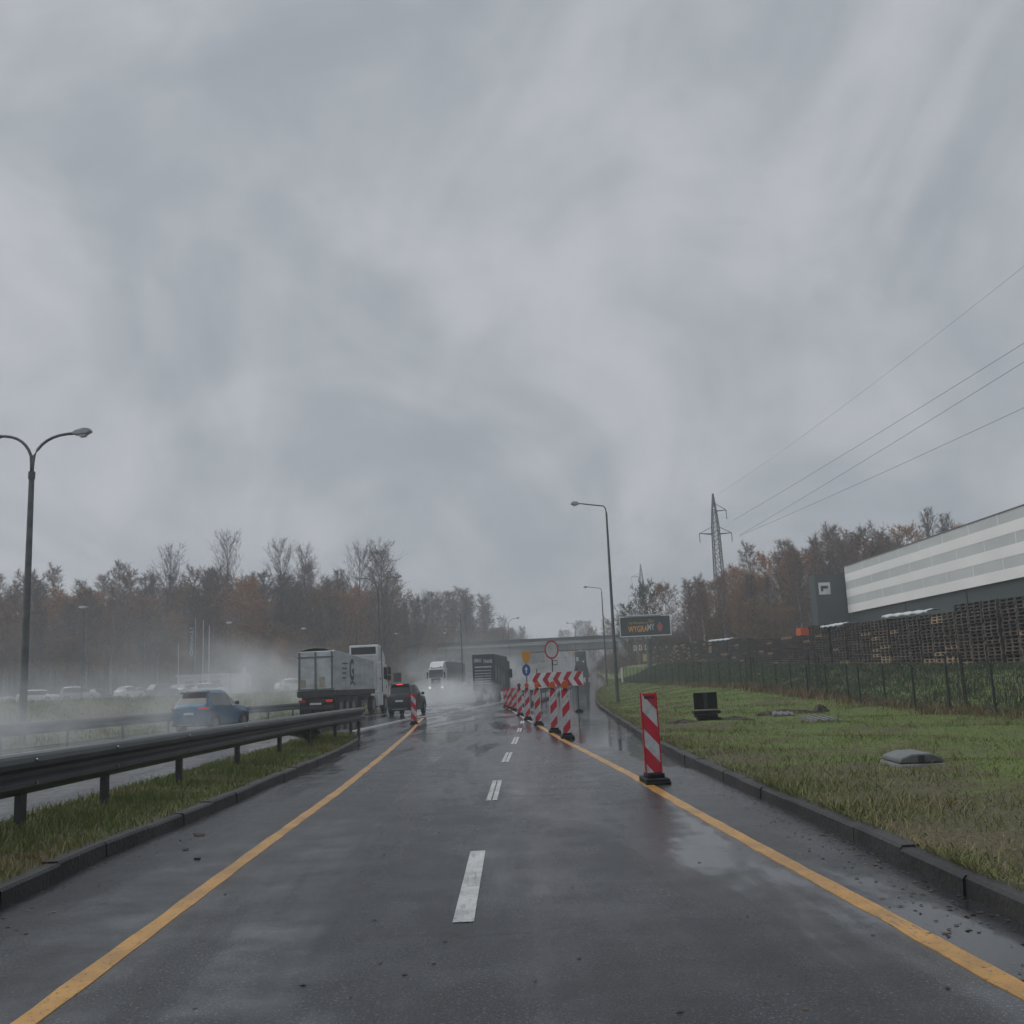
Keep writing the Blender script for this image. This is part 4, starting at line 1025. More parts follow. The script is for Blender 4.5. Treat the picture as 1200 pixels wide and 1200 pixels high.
# ------------------------------------------------------------------ fence
fr = thing('mesh_fence', 'dark green wire mesh fence along the foot of the pallet bank', 'fence', (XF(14), 14, 0))
ox, oy = XF(14), 14
posts = list(np.arange(14, 34, 2.35)) + list(np.arange(34, 101, 2.5))
FH = interp
def fh(Y): return interp(Y, [20, 52, 100], [1.22, 1.24, 1.42])
for y in posts:
    x = XF(y); z = vz(x, y); b = MB(); b.box(x - ox - .022, x - ox + .022, y - oy - .03, y - oy + .03, z - .2, z + fh(y)); b.build('post', M['fencegreen'], fr)
b = MB()
for i in range(len(posts) - 1):
    y0, y1 = posts[i], posts[i + 1]; nn = 26
    for k in range(nn):
        y = lerp(y0, y1, (k + .5) / nn); x = XF(y) - ox; z = vz(x + ox, y); w = .0042 * (1 + y / 40)
        b.add([(x, y - oy - w, z), (x, y - oy + w, z), (x, y - oy + w, z + fh(y)), (x, y - oy - w, z + fh(y))], [(0, 1, 2, 3)])
    for q in np.linspace(.03, .97, 9):
        for (ya, yb) in ((y0, (y0 + y1) / 2), ((y0 + y1) / 2, y1)):
            xa_, xb_ = XF(ya), XF(yb); za, zb = vz(xa_, ya) + fh(ya) * q, vz(xb_, yb) + fh(yb) * q
            b.add([(xa_ - ox, ya - oy, za - .005), (xb_ - ox, yb - oy, zb - .005), (xb_ - ox, yb - oy, zb + .005), (xa_ - ox, ya - oy, za + .005)], [(0, 1, 2, 3)])
b.build('wire_mesh', M['fencewire'], fr)
def stakes(label, Y, dx=.5):
    X = XF(Y) + dx; z = vz(X, Y)
    r = thing('tree_support', label, 'tree stakes', (X, Y, z), 0, 'stake frames for saplings behind the fence')
    for a in range(3):
        t = a * 2.09 + .4; b = MB(); b.tube([(.26 * math.cos(t) * 1.1, .35 * math.sin(t) * 1.1, -.2), (.22 * math.cos(t), .3 * math.sin(t), 1.5)], .03, 6); b.build('stake', M['stake'], r)
    for z1 in (1.1, 1.45):
        b = MB()
        for a in range(3):
            t, u = a * 2.09 + .4, (a + 1) * 2.09 + .4
            b.tube([(.22 * math.cos(t), .3 * math.sin(t), z1), (.22 * math.cos(u), .3 * math.sin(u), z1)], .022, 4)
        b.build('cross_rail', M['stake'], r)
    b = MB(); b.tube([(0, 0, -.1), (.03, .02, 1.2), (-.02, .03, 2.4)], [.022, .016, .006], 6)
    for k in range(14):
        zz = 1.1 + k * .09; a = k * 2.4; b.tube([(0, 0, zz), (.22 * math.cos(a), .25 * math.sin(a), zz + .35)], [.007, .002], 4)
    b.build('sapling', M['bark'], r)
stakes('sapling stake frame behind the fence, nearest one on the right', 26.3)
stakes('sapling stake frame behind fence, above the soil mounds', 41, .9)
stakes('sapling stake frame behind fence, right of the black sign', 53, .9)
stakes('sapling stake frame behind fence, farthest one near the billboard', 67, .9)
def bush(label, X, Y, hgt, wid, mats, nb=220, name='bush', z=None):
    r = thing(name, label, 'bush', (X, Y, vz(X, Y) if z is None else z))
    b = MB(); rr = random.Random(int(X * 10 + Y))
    for k in range(nb):
        a = rr.uniform(0, 6.28); l = rr.uniform(.5, 1) * hgt; o = rr.uniform(.1, 1) * wid
        p0 = Vector((rr.gauss(0, wid * .2), rr.gauss(0, wid * .2), 0)); p1 = Vector((math.cos(a) * o, math.sin(a) * o, l)); w = Vector((-math.sin(a), math.cos(a), 0)) * .012
        mid = (p0 + p1) / 2 + Vector((0, 0, l * .12))
        b.add([p0 - w, p0 + w, mid + w, mid - w], [(0, 1, 2, 3)]); b.add([mid - w, mid + w, p1], [(0, 1, 2)])
        for q in range(5):
            c_ = mid.lerp(p1, rr.random()) + Vector((rr.gauss(0, .06), rr.gauss(0, .06), rr.gauss(0, .06))); s = rr.uniform(.02, .05)
            b.add([c_ + Vector((-s, 0, 0)), c_ + Vector((0, s * .5, -s)), c_ + Vector((s, 0, 0)), c_ + Vector((0, 0, s))], [(0, 1, 2, 3)], 1)
    b.build('stems', mats, r)

# ------------------------------------------------------------------ pallets
def pallet_mesh(mb, x, y, z, jx=0, mi=0, rz=0):
    w, l = .62, 1.2
    Mx = Matrix.Translation((x, y, z)) @ Matrix.Rotation(rz, 4, 'Z')
    def B(a, b_, c_, d, e, f): mb.box(a, b_, c_, d, e, f, mi, Mx)
    for k in range(5): B(k * w / 5 + .008, (k + 1) * w / 5 - .008, 0, l, .122, .144)
    for yy in (0, l / 2 - .05, l - .1): B(.001, w - .001, yy, yy + .1, .1, .121)
    for xx in (0, w / 2 - .05, w - .1):
        for yy in (0, l / 2 - .06, l - .12): B(xx, xx + .1, yy + .001, yy + .119, .022, .0995)
        B(xx, xx + .1, 0, l, 0, .0215)
protos = []
for k, m in enumerate(('palletdark', 'palletmid', 'palletpale')):
    mb = MB(); pallet_mesh(mb, 0, 0, 0); me = mb.build('pallet', M[m]); protos.append(me)
ORD = 'first second third fourth fifth sixth seventh eighth ninth tenth eleventh twelfth thirteenth fourteenth fifteenth sixteenth seventeenth eighteenth nineteenth twentieth'.split()
tone = {0: 'dark wet', 1: 'brown weathered', 2: 'pale fresh'}
used = set(); stacks = []
y = 37.0; i = 0
while i < 18:
    stacks.append((y, 18 if i < 5 else 16)); y += 1.27; i += 1
y_next = y
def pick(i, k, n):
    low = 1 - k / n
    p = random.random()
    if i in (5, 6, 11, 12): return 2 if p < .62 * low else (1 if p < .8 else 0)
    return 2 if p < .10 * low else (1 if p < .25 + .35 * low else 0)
for i, (y, n) in enumerate(stacks):
    z = zp(y + .6) + .02; xo = random.uniform(-.08, .08)
    for k in range(n):
        t = pick(i, k, n); p = protos[t]
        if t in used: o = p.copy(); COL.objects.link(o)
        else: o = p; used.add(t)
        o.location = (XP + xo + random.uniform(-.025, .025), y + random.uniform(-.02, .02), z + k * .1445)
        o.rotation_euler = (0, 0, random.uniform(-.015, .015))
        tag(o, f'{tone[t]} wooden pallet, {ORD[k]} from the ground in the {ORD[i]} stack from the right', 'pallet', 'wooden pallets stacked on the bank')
for t in (0, 1, 2):
    if t not in used: bpy.data.objects.remove(protos[t])
mb = MB(); y = y_next; i = 0
while y < 132:
    n = 17 if y < 63.9 else (13 if y < 80 else int(13 + 2 * random.random()))
    if y > 96: n = int(14 + 2 * random.random())
    if random.random() < .12: y += .5
    z = zp(y + .6) + .02; dark = random.random()
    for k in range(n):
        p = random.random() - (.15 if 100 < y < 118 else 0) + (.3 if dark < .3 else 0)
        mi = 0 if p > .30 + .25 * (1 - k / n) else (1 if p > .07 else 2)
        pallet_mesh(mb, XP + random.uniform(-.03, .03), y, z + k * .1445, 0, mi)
    y += 1.27
y = 37.0
while y < 132:                                # the row behind closes the gaps
    n = 14 if y < 60 else 12
    z = zp(y + .6) + .02
    mb.box(XP + 1.0, XP + 1.6, y, y + 1.2, z, z + n * .1445, 0); y += 1.27
o = mb.build('pallets', [M['palletdark'], M['palletmid'], M['palletpale']]); o['kind'] = 'stuff'
def topz(Y, n): return zp(Y + .6) + .02 + n * .1445
for (y, l, n, lb) in ((46.0, 5.5, 17, 'pale plastic sheet on the pallet stacks under the striped wall'), (86, 9, 14.3, 'pale plastic sheet over distant pallet stacks left of the orange box'), (57.5, 4, 16, 'grey plastic sheet on the pallets below the warehouse corner')):
    vs = []; nn = 16
    for i in range(nn + 1):
        yy = y + l * i / nn; s = .03 * math.sin(i * 1.7) + .02 * math.sin(i * 3.1)
        z = topz(yy, n) + .03
        vs += [(XP - .06, yy, z - .1 + s), (XP - .03, yy, z + s), (XP + .3, yy, z + .07 + s), (XP + .7, yy, z + .04)]
    b = MB(); b.add(vs, [(i * 4 + k, i * 4 + k + 1, i * 4 + k + 5, i * 4 + k + 4) for i in range(nn) for k in range(3)])
    o = b.build('plastic_sheet', M['sheet'], smooth=True); tag(o, lb, 'plastic sheet', 'sheets over the pallets')
    md = o.modifiers.new('thick', 'SOLIDIFY'); md.thickness = .012
b = MB(); b.box(0, .55, 0, .7, 0, .42); b.box(.02, .53, .02, .68, .421, .45)
for k in range(3): b.box(-.012, -.001, .1 + k * .2, .18 + k * .2, .04, .38)
o = b.build('plastic_crate', M['orangebox'], None, (XP + .06, 65.9, topz(66.2, 13) + .02), bevel=.015); tag(o, 'bright orange plastic box on the pallets where the tall stacks begin', 'box')
o.scale = (1.3, 1.5, 1.05)

# ------------------------------------------------------------------ warehouse
wh = thing('warehouse', 'large warehouse with white and grey banded cladding over a dark green base', 'warehouse', (36.3, 104, zp(104)))
zt, zb = 11.9, 7.1; Lw = 80; zg = zp(104)
b = MB(); b.box(.35, 45, -Lw, 0, -1.5, zb - zg + .3); b.box(.3, 45, -Lw, 0, zb - zg + .3, zt - zg - .12); b.build('wall', M['dkgreen'], wh)
b = MB(); bh = (zt - zb) / 6
mats = []
for k in range(6):
    z0 = zb - zg + k * bh
    mi = 0 if k % 2 == 0 else 1
    if mi == 0: b.box(0, .28, -Lw, 0, z0, z0 + bh, 0)
    else:
        y = -Lw + 1.2 * (k % 4)
        b.box(.012, .28, -Lw, 0, z0, z0 + bh, 1)
        while y < 0:
            b.box(.002, .0119, y, y + .07, z0 + .01, z0 + bh - .01, 0); y += 4.6
b.build('cladding', [M['cladwhite'], M['cladgrey']], wh)
b = MB()
for k in range(5): b.box(.28, .345, -14 - k * 12, -13.88 - k * 12, -.5, zb - zg - .01)
b.build('downpipe', M['steel'], wh)
b = MB(); b.box(.31, .347, -30, -26.5, -.2, 3.2); b.box(.31, .347, -52, -48.5, -.2, 3.2); b.build('loading_door', M['greytrailer'], wh)
b = MB(); b.box(-.05, 45, -Lw, .05, zt - zg, zt - zg + .06); b.build('roof', M['tarp'], wh)
for k in range(8):
    y = -8 - k * 8.5
    b = MB(); b.box(.2, .349, y, y + .35, 4.3 + zb - 10.2 , 4.75 + zb - 10.2); b.build('wall_lamp', M['white'], wh)
b = MB(); b.box(-3.1, .34, .3, 2.2, -1.5, 8.6); b.build('end_block', M['dkgreen'], wh)
b = MB(); b.box(-2.75, -1.55, .24, .299, 6.5, 7.75); sg = b.build('sign_panel', M['white'], wh)
b = MB(); b.prism([(-2.55, 6.85), (-2.3, 6.85), (-2.3, 7.1), (-1.8, 7.1), (-1.8, 7.4), (-2.55, 7.4)], .225, .237); b.build('sign_logo', M['steel'], sg)

# ------------------------------------------------------------------ pylons and wires
def pylon(label, X, Y, z, H, bw, arms, name='pylon'):
    r = thing(name, label, 'pylon', (X, Y, z), .1)
    def wd(t): return bw * interp(t, [0, .43, .82, .9, 1], [1, .68, .46, .3, .05]) / 2
    mb = MB(); lv_ = [0, .1, .19, .27, .35, .42, .49, .55, .61, .66, .71, .76, .81, .86, .91, .96, 1.0]; th = .085
    for sx in (-1, 1):
        for sy in (-1, 1): mb.tube([(sx * wd(t), sy * wd(t), t * H) for t in lv_], th, 4)
    mb.build('leg_frame', M['pylon'], r)
    b = MB()
    for i in range(len(lv_) - 1):
        t, u = lv_[i], lv_[i + 1]; a, c_ = wd(t), wd(u)
        for (p, q) in (((-1, -1), (1, -1)), ((1, -1), (1, 1)), ((1, 1), (-1, 1)), ((-1, 1), (-1, -1))):
            b.tube([(p[0] * a, p[1] * a, t * H), (q[0] * c_, q[1] * c_, u * H)], th * .6, 4); b.tube([(q[0] * a, q[1] * a, t * H), (p[0] * c_, p[1] * c_, u * H)], th * .6, 4)
            b.tube([(p[0] * c_, p[1] * c_, u * H), (q[0] * c_, q[1] * c_, u * H)], th * .55, 4)
    b.build('bracing', M['pylon'], r)
    for (t, s, l) in arms:
        b = MB(); w = wd(t); zz = t * H
        for sy in (-1, 1): b.tube([(s * w, sy * w, zz), (s * (w + l), 0, zz + .15)], th * .9, 4)
        b.tube([(s * w, 0, zz + 1.2), (s * (w + l), 0, zz + .15)], th * .7, 4)
        a = b.build('cross_arm', M['pylon'], r)
        b = MB()
        for k in range(9): b.tube([(s * (w + l), 0, zz + .1 - k * .16), (s * (w + l), 0, zz - .02 - k * .16)], [.09, .05], 8)
        b.build('insulator', M['pylon'], a)
    return r
PX, PY = 35.7, 160
pylon('steel lattice pylon rising from the right hand wood', PX, PY, 1.6, 28.8, 2.1, [(.90, 1, 1.7), (.77, 1, 2.1), (.77, -1, 2.2)])
pylon('distant lattice pylon far behind the billboard', 50.8, 350, 6, 35, 2.6, [(.87, -1, 3.0), (.68, -1, 4.2), (.68, 1, 3.0)])
def wirecurve(label, a, b_, sag=1.0, ext=1.75, rad=.02):
    A, B = Vector(a), Vector(b_); pts = []
    for k in range(49):
        t = k / 48 * ext; p = A.lerp(B, t); p.z -= sag * (t * (1 - t / ext) * 4 / ext) ; pts.append(p)
    mb = MB(); mb.tube(pts, rad, 5); o = mb.build('power_cable', M['wire'], smooth=True)
    tag(o, label, 'power cable', 'cables leaving the pylon to the right')
def at_(px, py, Y):       # design-time sight line (measured from the photograph) at depth Y
    x, y_, z_ = (px - 600) / 1180, (600 - py) / 1180, -1
    Mr = ((0.99900697, 0.04039282, -0.01880156), (-0.01169184, -0.16953173, -0.98545537), (-0.04299278, 0.98469661, -0.16889111))
    d = [m_[0] * x + m_[1] * y_ + m_[2] * z_ for m_ in Mr]; t = Y / d[1]; return (d[0] * t, Y, d[2] * t + 1.3)
wirecurve('lowest power cable, leaving the wide lower arm', at_(866.5, 628, 160), at_(1200, 471, 84), .5)
wirecurve('second lowest power cable of the four', at_(867, 627, 160), at_(1200, 417, 80), .5)
wirecurve('power cable from the upper arm insulator', at_(859, 610, 160), at_(1200, 395, 80), .5)
wirecurve('thin topmost earth cable from the pylon tip', at_(843, 578, 160), at_(1200, 283, 70), 1.8, rad=.010)

# ------------------------------------------------------------------ trees
def tree_meshes(kind, seed):
    rr = random.Random(seed); H = {'birch': 19, 'poplar': 25, 'leafy': 17, 'bushy': 11, 'conifer': 17}[kind] * rr.uniform(.92, 1.08)
    tr = MB(); cr = MB()
    pts = []; rad = []
    wx, wy = rr.uniform(-.3, .3), rr.uniform(-.3, .3)
    for i in range(9):
        t = i / 8; pts.append(Vector((wx * math.sin(t * 3.0) + .12 * math.sin(t * 9 + seed), wy * math.sin(t * 2.5) + .1 * math.sin(t * 7 + seed), t * H * .97 - .3))); rad.append(max(.015, .15 * (H / 18) * (1 - t) ** .85))
    tr.tube(pts, rad, 6)
    def tp(t):
        f = t * 8; i = min(7, int(f)); return pts[i].lerp(pts[i + 1], f - i)
    start = {'birch': .3, 'poplar': .16, 'leafy': .25, 'bushy': .05, 'conifer': .15}[kind]
    nl = {'birch': 44, 'poplar': 54, 'leafy': 44, 'bushy': 50, 'conifer': 60}[kind]
    def ribbon(a, b_, w, mi):
        d = (b_ - a); sd = d.cross(Vector((rr.uniform(-1, 1), rr.uniform(-1, 1), rr.uniform(-1, 1)))).normalized() * w
        cr.add([a - sd, a + sd, b_], [(0, 1, 2)], mi)
    for k in range(nl):
        t = start + (1 - start) * ((k + rr.random()) / nl) ** .9 * .97
        p = tp(t); a = k * 2.4 + rr.uniform(-.5, .5)
        e = (1 - t) / (1 - start)
        if kind == 'poplar': ln = H * (.10 + .22 * e) * rr.uniform(.7, 1.1); up = rr.uniform(1.0, 1.25)
        elif kind == 'birch': ln = H * (.05 + .125 * e ** .7) * rr.uniform(.6, 1.1); up = rr.uniform(.7, 1.15)
        elif kind == 'leafy': ln = H * (.05 + .19 * math.sin(min(1, e * 1.15) * math.pi * .75)) * rr.uniform(.7, 1.15); up = rr.uniform(.3, .9)
        elif kind == 'bushy': ln = H * (.08 + .24 * math.sin(min(1, e + .12) * math.pi * .7)) * rr.uniform(.6, 1.1); up = rr.uniform(.3, 1.0)
        else: ln = H * (.02 + .17 * e) * rr.uniform(.8, 1.1); up = rr.uniform(-.25, .1)
        d = Vector((math.cos(a) * math.cos(up) * .8, math.sin(a) * math.cos(up), math.sin(up)))
        q1 = p + d * ln * .5; d2 = (d + Vector((0, 0, .35 if kind != 'conifer' else -.1))).normalized(); q2 = q1 + d2 * ln * .5
        r0 = .05 * (1 - t) + .012
        cr.tube([p, q1, q2], [r0, r0 * .6, .006], 4, 0, caps=False)
        for j in range(10):
            s = .2 + .8 * (j + rr.random()) / 8
            o = p.lerp(q1, s * 2) if s < .5 else q1.lerp(q2, s * 2 - 1)
            bl = ln * rr.uniform(.2, .42); sd = Vector((rr.gauss(0, 1) * .8, rr.gauss(0, 1), rr.gauss(0, .8) + .45)).normalized() * (.5 if kind == 'poplar' else 1)
            bd = (d2 + sd * .95).normalized(); o2 = o + bd * bl
            ribbon(o, o2, .016, 0)
            for g in range(8):
                w0 = o.lerp(o2, rr.uniform(.15, 1)); td = (bd + Vector((rr.gauss(0, 1) * .8, rr.gauss(0, 1), rr.gauss(0, 1) + .3)) * .6).normalized()
                w1 = w0 + td * rr.uniform(.35, .95) * (1.0 if kind != 'bushy' else .7); ribbon(w0, w1, .012 if kind == 'poplar' else .02, 0)
                nlf = {'birch': .25, 'poplar': 0, 'leafy': 2.2, 'bushy': 2.6, 'conifer': 5}[kind]
                nlf = int(nlf) + (rr.random() < nlf % 1)
                for _ in range(nlf):
                    c_ = w0.lerp(w1, rr.random()); s_ = rr.uniform(.045, .10) * (1.3 if kind == 'conifer' else 1)
                    n1 = Vector((rr.gauss(0, 1), rr.gauss(0, 1), rr.gauss(0, 1))).normalized() * s_; n2 = n1.cross(Vector((rr.gauss(0, 1), rr.gauss(0, 1), rr.gauss(0, 1)))).normalized() * s_ * .7
                    cr.add([c_ - n1, c_ + n2, c_ + n1, c_ - n2], [(0, 1, 2, 3)], 1)
    return tr, cr
def tree_proto(kind, seed, mats, bark):
    tr, cr = tree_meshes(kind, seed)
    a = tr.build('trunk', bark); b = cr.build('crown', mats)
    return a, b
VAR = {}
def proto(key, kind, n, mats, bark):
    VAR[key] = [tree_proto(kind, 11 * i + len(VAR) * 131, mats, bark) for i in range(n)]
proto('birch', 'birch', 4, [M['twigred'], M['leafbrown']], M['birch'])
proto('alder', 'birch', 3, [M['twig'], M['leafbrown']], M['bark'])
proto('poplar', 'poplar', 3, [M['twig'], M['leafbrown']], M['bark'])
proto('orange', 'leafy', 3, [M['twigred'], M['leaforange']], M['bark'])
proto('brown', 'leafy', 2, [M['twigred'], M['leafbrown']], M['bark'])
proto('bushy', 'bushy', 3, [M['twigred'], M['leafbrown']], M['bark'])
proto('green', 'bushy', 2, [M['twig'], M['leafgreen']], M['bark'])
proto('conifer', 'conifer', 1, [M['twig'], M['needle']], M['bark'])
USED = set()
def tree(key, X, Y, sc, label, group=None, name='tree', z=None):
    v = random.choice(VAR[key])
    r = thing(name, label, 'tree', (X, Y, h(X, Y) - .1 if z is None else z), random.uniform(0, 6.28), group)
    for o in v:
        if o.name not in USED: USED.add(o.name); o.parent = r
        else: q = o.copy(); COL.objects.link(q); q.parent = r
    r.scale = (sc * random.uniform(.85, 1.1), sc * random.uniform(.85, 1.1), sc)
    return r
KN = {'birch': 'birch_tree', 'alder': 'bare_tree', 'poplar': 'poplar_tree', 'orange': 'autumn_tree', 'brown': 'autumn_tree', 'bushy': 'bushy_tree', 'green': 'bushy_tree', 'conifer': 'conifer_tree'}
def wood(n, xf, keys, lab, grp, sc, wide=1.0):
    for i in range(n):
        X, Y = xf(i / n); k = random.choice(keys)
        r = tree(k, X, Y, random.uniform(*sc) * (1 if X < 0 else interp(X, [24, 36, 40, 60], [.68, .72, .97, .82])), lab[k], grp, KN[k])
        r.scale *= (.93 if X < -15 and Y < 175 else 1)
        r.scale.x *= wide; r.scale.y *= wide
LL = {'birch': 'pale stemmed birch with few leaves in the packed wood behind the car park', 'alder': 'bare dark tree in the packed wood behind the car park', 'orange': 'orange leaved tree in the packed wood behind the car park', 'brown': 'brown leaved tree in the packed wood behind the car park', 'bushy': 'low bushy brown tree at the front of the left wood'}
# left wood, four ranks deep
for row, (Y0, n, sc) in enumerate(((138, 36, (.62, .84)), (144, 36, (.80, 1.02)), (151, 36, (.88, 1.1)), (160, 36, (.95, 1.15)))):
    def xf(t, Y0=Y0, row=row):
        X = lerp(-92 - row * 4, -21 - row * 1.0, t) + random.uniform(-1, 1); return X, Y0 + random.uniform(-3, 3) + max(0, (X + 45)) * .35
    wood(n, xf, ['birch', 'birch', 'alder', 'alder', 'brown', 'orange'] if row else ['birch', 'alder', 'brown', 'bushy', 'bushy'], LL, 'trees of the wood behind the car park', sc, 1.3)
# the taller bare trees that stand out of the wood
for px, topy, Y, lb in ((266, 621, 150, 'tall bare poplar standing highest out of the left wood, above the blue car'), (199, 636, 152, 'tall bare poplar left of the highest one'), (329, 630, 153, 'tall bare poplar, left of a pair above the tipper'), (356, 631, 155, 'tall bare poplar, right of a pair above the tipper'), (420, 634, 158, 'tall bare poplar, left of a pair beside the double lamp'), (447, 631, 160, 'tall bare wide poplar behind the double armed lamp'), (545, 694, 215, 'bare round topped tree rising over the bridge, left part'), (499, 688, 205, 'bare tree left of the round topped one over the bridge'), (588, 718, 260, 'faint bare tree over the middle of the bridge')):
    X, _, zt_ = at_(px, topy, Y); g = h(X, Y); r = tree('poplar', X, Y, (zt_ - g) / 25.0, lb, None, 'poplar_tree'); r.scale.x *= 1.45; r.scale.y *= 1.45
for px, topy, Y, lb in ((290, 668, 139, 'broad orange leaved tree below the highest poplar'), (415, 690, 150, 'yellow orange tree left of the double lamp'), (330, 742, 128, 'low yellow brown tree behind the tipper body')):
    X, _, zt_ = at_(px, topy, Y); tree('orange', X, Y, (zt_ - h(X, Y)) / 17, lb, None, 'autumn_tree')
LF = {'alder': 'hazy bare tree on the slope beyond the bridge, left side', 'bushy': 'hazy bushy tree on the slope beyond the bridge, left side', 'birch': 'hazy birch on the slope beyond the bridge, left side', 'conifer': 'dark conifer on the slope beyond the bridge'}
wood(40, lambda t: (lerp(-28, 9, t) + random.uniform(-2, 2), lerp(180, 340, t ** 1.1) + random.uniform(-10, 10)), ['alder', 'bushy', 'bushy', 'birch'], LF, 'trees on the slope beyond the bridge', (.85, 1.1), 1.9)
wood(12, lambda t: (lerp(-24, -13 , t) + random.uniform(-1, 1), lerp(182, 196, t) + random.uniform(-3, 3)), ['bushy', 'alder'], {'bushy': 'bushy tree on the embankment at left end of bridge', 'alder': 'bare tree on the embankment at left end of bridge'}, 'trees on the left embankment', (.6, .9))
def ridge(t):
    Y = random.uniform(420, 560); return lerp(-6, 46, t) + (Y - 400) * .03, Y
wood(20, ridge, ['bushy', 'bushy', 'alder'], {'bushy': 'faint bushy tree on the hilltop above the bridge', 'alder': 'faint bare tree on the hilltop above the bridge'}, 'trees on the distant hilltop', (.8, 1.0), 2.4)
# right wood behind the pallets
LRt = {'birch': 'pale stemmed birch in the wood behind the pallet stacks', 'alder': 'bare dark tree in the wood behind the pallet stacks', 'orange': 'orange leaved tree in the wood behind the pallet stacks', 'brown': 'brown leaved tree in the wood behind the pallet stacks', 'bushy': 'low bushy brown tree at the front of the right wood', 'green': 'olive leaved bushy tree at the left end of the right wood'}
for row, (Y0, n, sc) in enumerate(((126, 24, (.7, .86)), (136, 26, (.78, .98)), (147, 26, (.85, 1.05)))):
    def xf(t, Y0=Y0, row=row):
        X = lerp(23.5 + row * 2.5, 62 + row * 6, t) + random.uniform(-1, 1); return X, Y0 + random.uniform(-4, 4) - max(0, X - 40) * .2
    wood(n, xf, ['birch', 'birch', 'birch', 'alder', 'brown', 'orange'] if row else ['birch', 'birch', 'alder', 'bushy'], LRt, 'trees of the wood behind the pallets', sc, 1.35)
for px, topy, Y, key, lb in ((778, 676, 132, 'brown', 'broad brown tree directly behind the billboard'), (757, 690, 136, 'green', 'olive green tree at the left edge of the billboard'), (735, 712, 150, 'green', 'hazy green tree above the right end of bridge'), (712, 728, 260, 'bushy', 'hazy bushy tree over the bridge left of the slim lamps'), (693, 738, 280, 'bushy', 'hazy bushy tree leftmost over the right end of the bridge'), (728, 722, 250, 'bushy', 'hazy bushy tree over the bridge between slim lamps and billboard'),
                             (860, 655, 128, 'orange', 'orange topped tree just right of the pylon'), (893, 640, 128, 'orange', 'tall orange topped tree between pylon and warehouse'), (925, 634, 130, 'birch', 'tall thin birch left of the warehouse sign'), (955, 632, 126, 'birch', 'tall birch above the warehouse sign'), (992, 622, 150, 'brown', 'tall brown tree behind the warehouse corner'), (1060, 612, 150, 'orange', 'brown orange tree above the warehouse roof, left of the dark one'), (1085, 606, 150, 'alder', 'dark bare tree above the middle of the warehouse roof'), (1105, 612, 152, 'alder', 'bare tree just right of the dark one over the roof'), (1140, 607, 150, 'brown', 'brown tree topmost over the right part of the roof'), (1118, 612, 155, 'orange', 'small orange tree over the roof near right'), (1040, 630, 150, 'alder', 'bare tree low over the left part of roof')):
    X, _, zt_ = at_(px, topy, Y); g = h(X, Y); H0 = {'brown': 17, 'green': 11, 'bushy': 11, 'orange': 17, 'birch': 19, 'alder': 19}[key]
    tree(key, X, Y, (zt_ - g) / H0, lb, None, KN[key])
for vs_ in VAR.values():
    for pr_ in vs_:
        for o in pr_:
            if o.name not in USED: bpy.data.objects.remove(o)
# brush growing under the trees: one mass
def brush(name, pts, mat, n=9):
    b = MB()
    for (X, Y, z, s) in pts:
        for k in range(n):
            a = random.uniform(0, 6.28); l = s * random.uniform(.5, 1.1); p0 = Vector((X + random.gauss(0, .5), Y + random.gauss(0, .8), z - .1)); p1 = p0 + Vector((math.cos(a) * l * .4, math.sin(a) * l * .4, l)); w = Vector((.03, .01, 0))
            b.add([p0 - w, p0 + w, p1], [(0, 1, 2)])
            for q in range(3):
                c_ = p0.lerp(p1, random.uniform(.3, 1)) ; t = Vector((random.gauss(0, .3), random.gauss(0, .3), random.uniform(.1, .6))); b.add([c_ - w * .7, c_ + w * .7, c_ + t], [(0, 1, 2)])
    o = b.build(name, mat); o['kind'] = 'stuff'; return o
pts = []
for _ in range(2600):
    X = random.uniform(-95, -18); Y = 138 + random.uniform(-2, 30) + max(0, X + 45) * .35; pts.append((X, Y, h(X, Y), random.uniform(1.5, 3.2) + (4 if Y > 150 else 0) * random.random()))
for _ in range(1500):
    X = random.uniform(21.5, 60); Y = random.uniform(112, 150); 
    if 33 < X and Y < 118: continue
    pts.append((X, Y, h(X, Y), random.uniform(1.2, 3.0) + (4 if Y > 128 else 0) * random.random()))
for _ in range(350):
    X = random.uniform(-40, -14); Y = random.uniform(172, 200); pts.append((X, Y, h(X, Y), random.uniform(1, 3)))
for _ in range(300):
    Y = random.uniform(150, 330); X = XR(Y) + random.uniform(1.0, 6); pts.append((X, Y, h(X, Y), random.uniform(.8, 2.6)))
brush('undergrowth', pts, M['twigred'])
pts = []
for _ in range(1500):
    X = random.uniform(-112, -22); Y = 168 + random.uniform(0, 14) + max(0, X + 45) * .35; pts.append((X, Y, h(X, Y), random.uniform(6, 15)))
for _ in range(1400):
    Y = random.uniform(195, 360); X = random.uniform(-42, min(XL(Y) - 3, -14 + (Y - 195) * .2)); pts.append((X, Y, h(X, Y), random.uniform(4, 12)))
for _ in range(900):
    X = random.uniform(26, 80); Y = random.uniform(155, 168); pts.append((X, Y, h(X, Y), random.uniform(5, 12) * (1 if X > 38 else .75)))
for _ in range(300):
    Y = random.uniform(430, 600); X = random.uniform(-10, 60); pts.append((X, Y, h(X, Y), random.uniform(3, 8)))
for _ in range(700):
    Y = random.uniform(225, 330); X = XR(Y) + random.uniform(7, 34); pts.append((X, Y, h(X, Y), random.uniform(3, 9)))
brush('distant_wood', pts, M['twig'], 12)

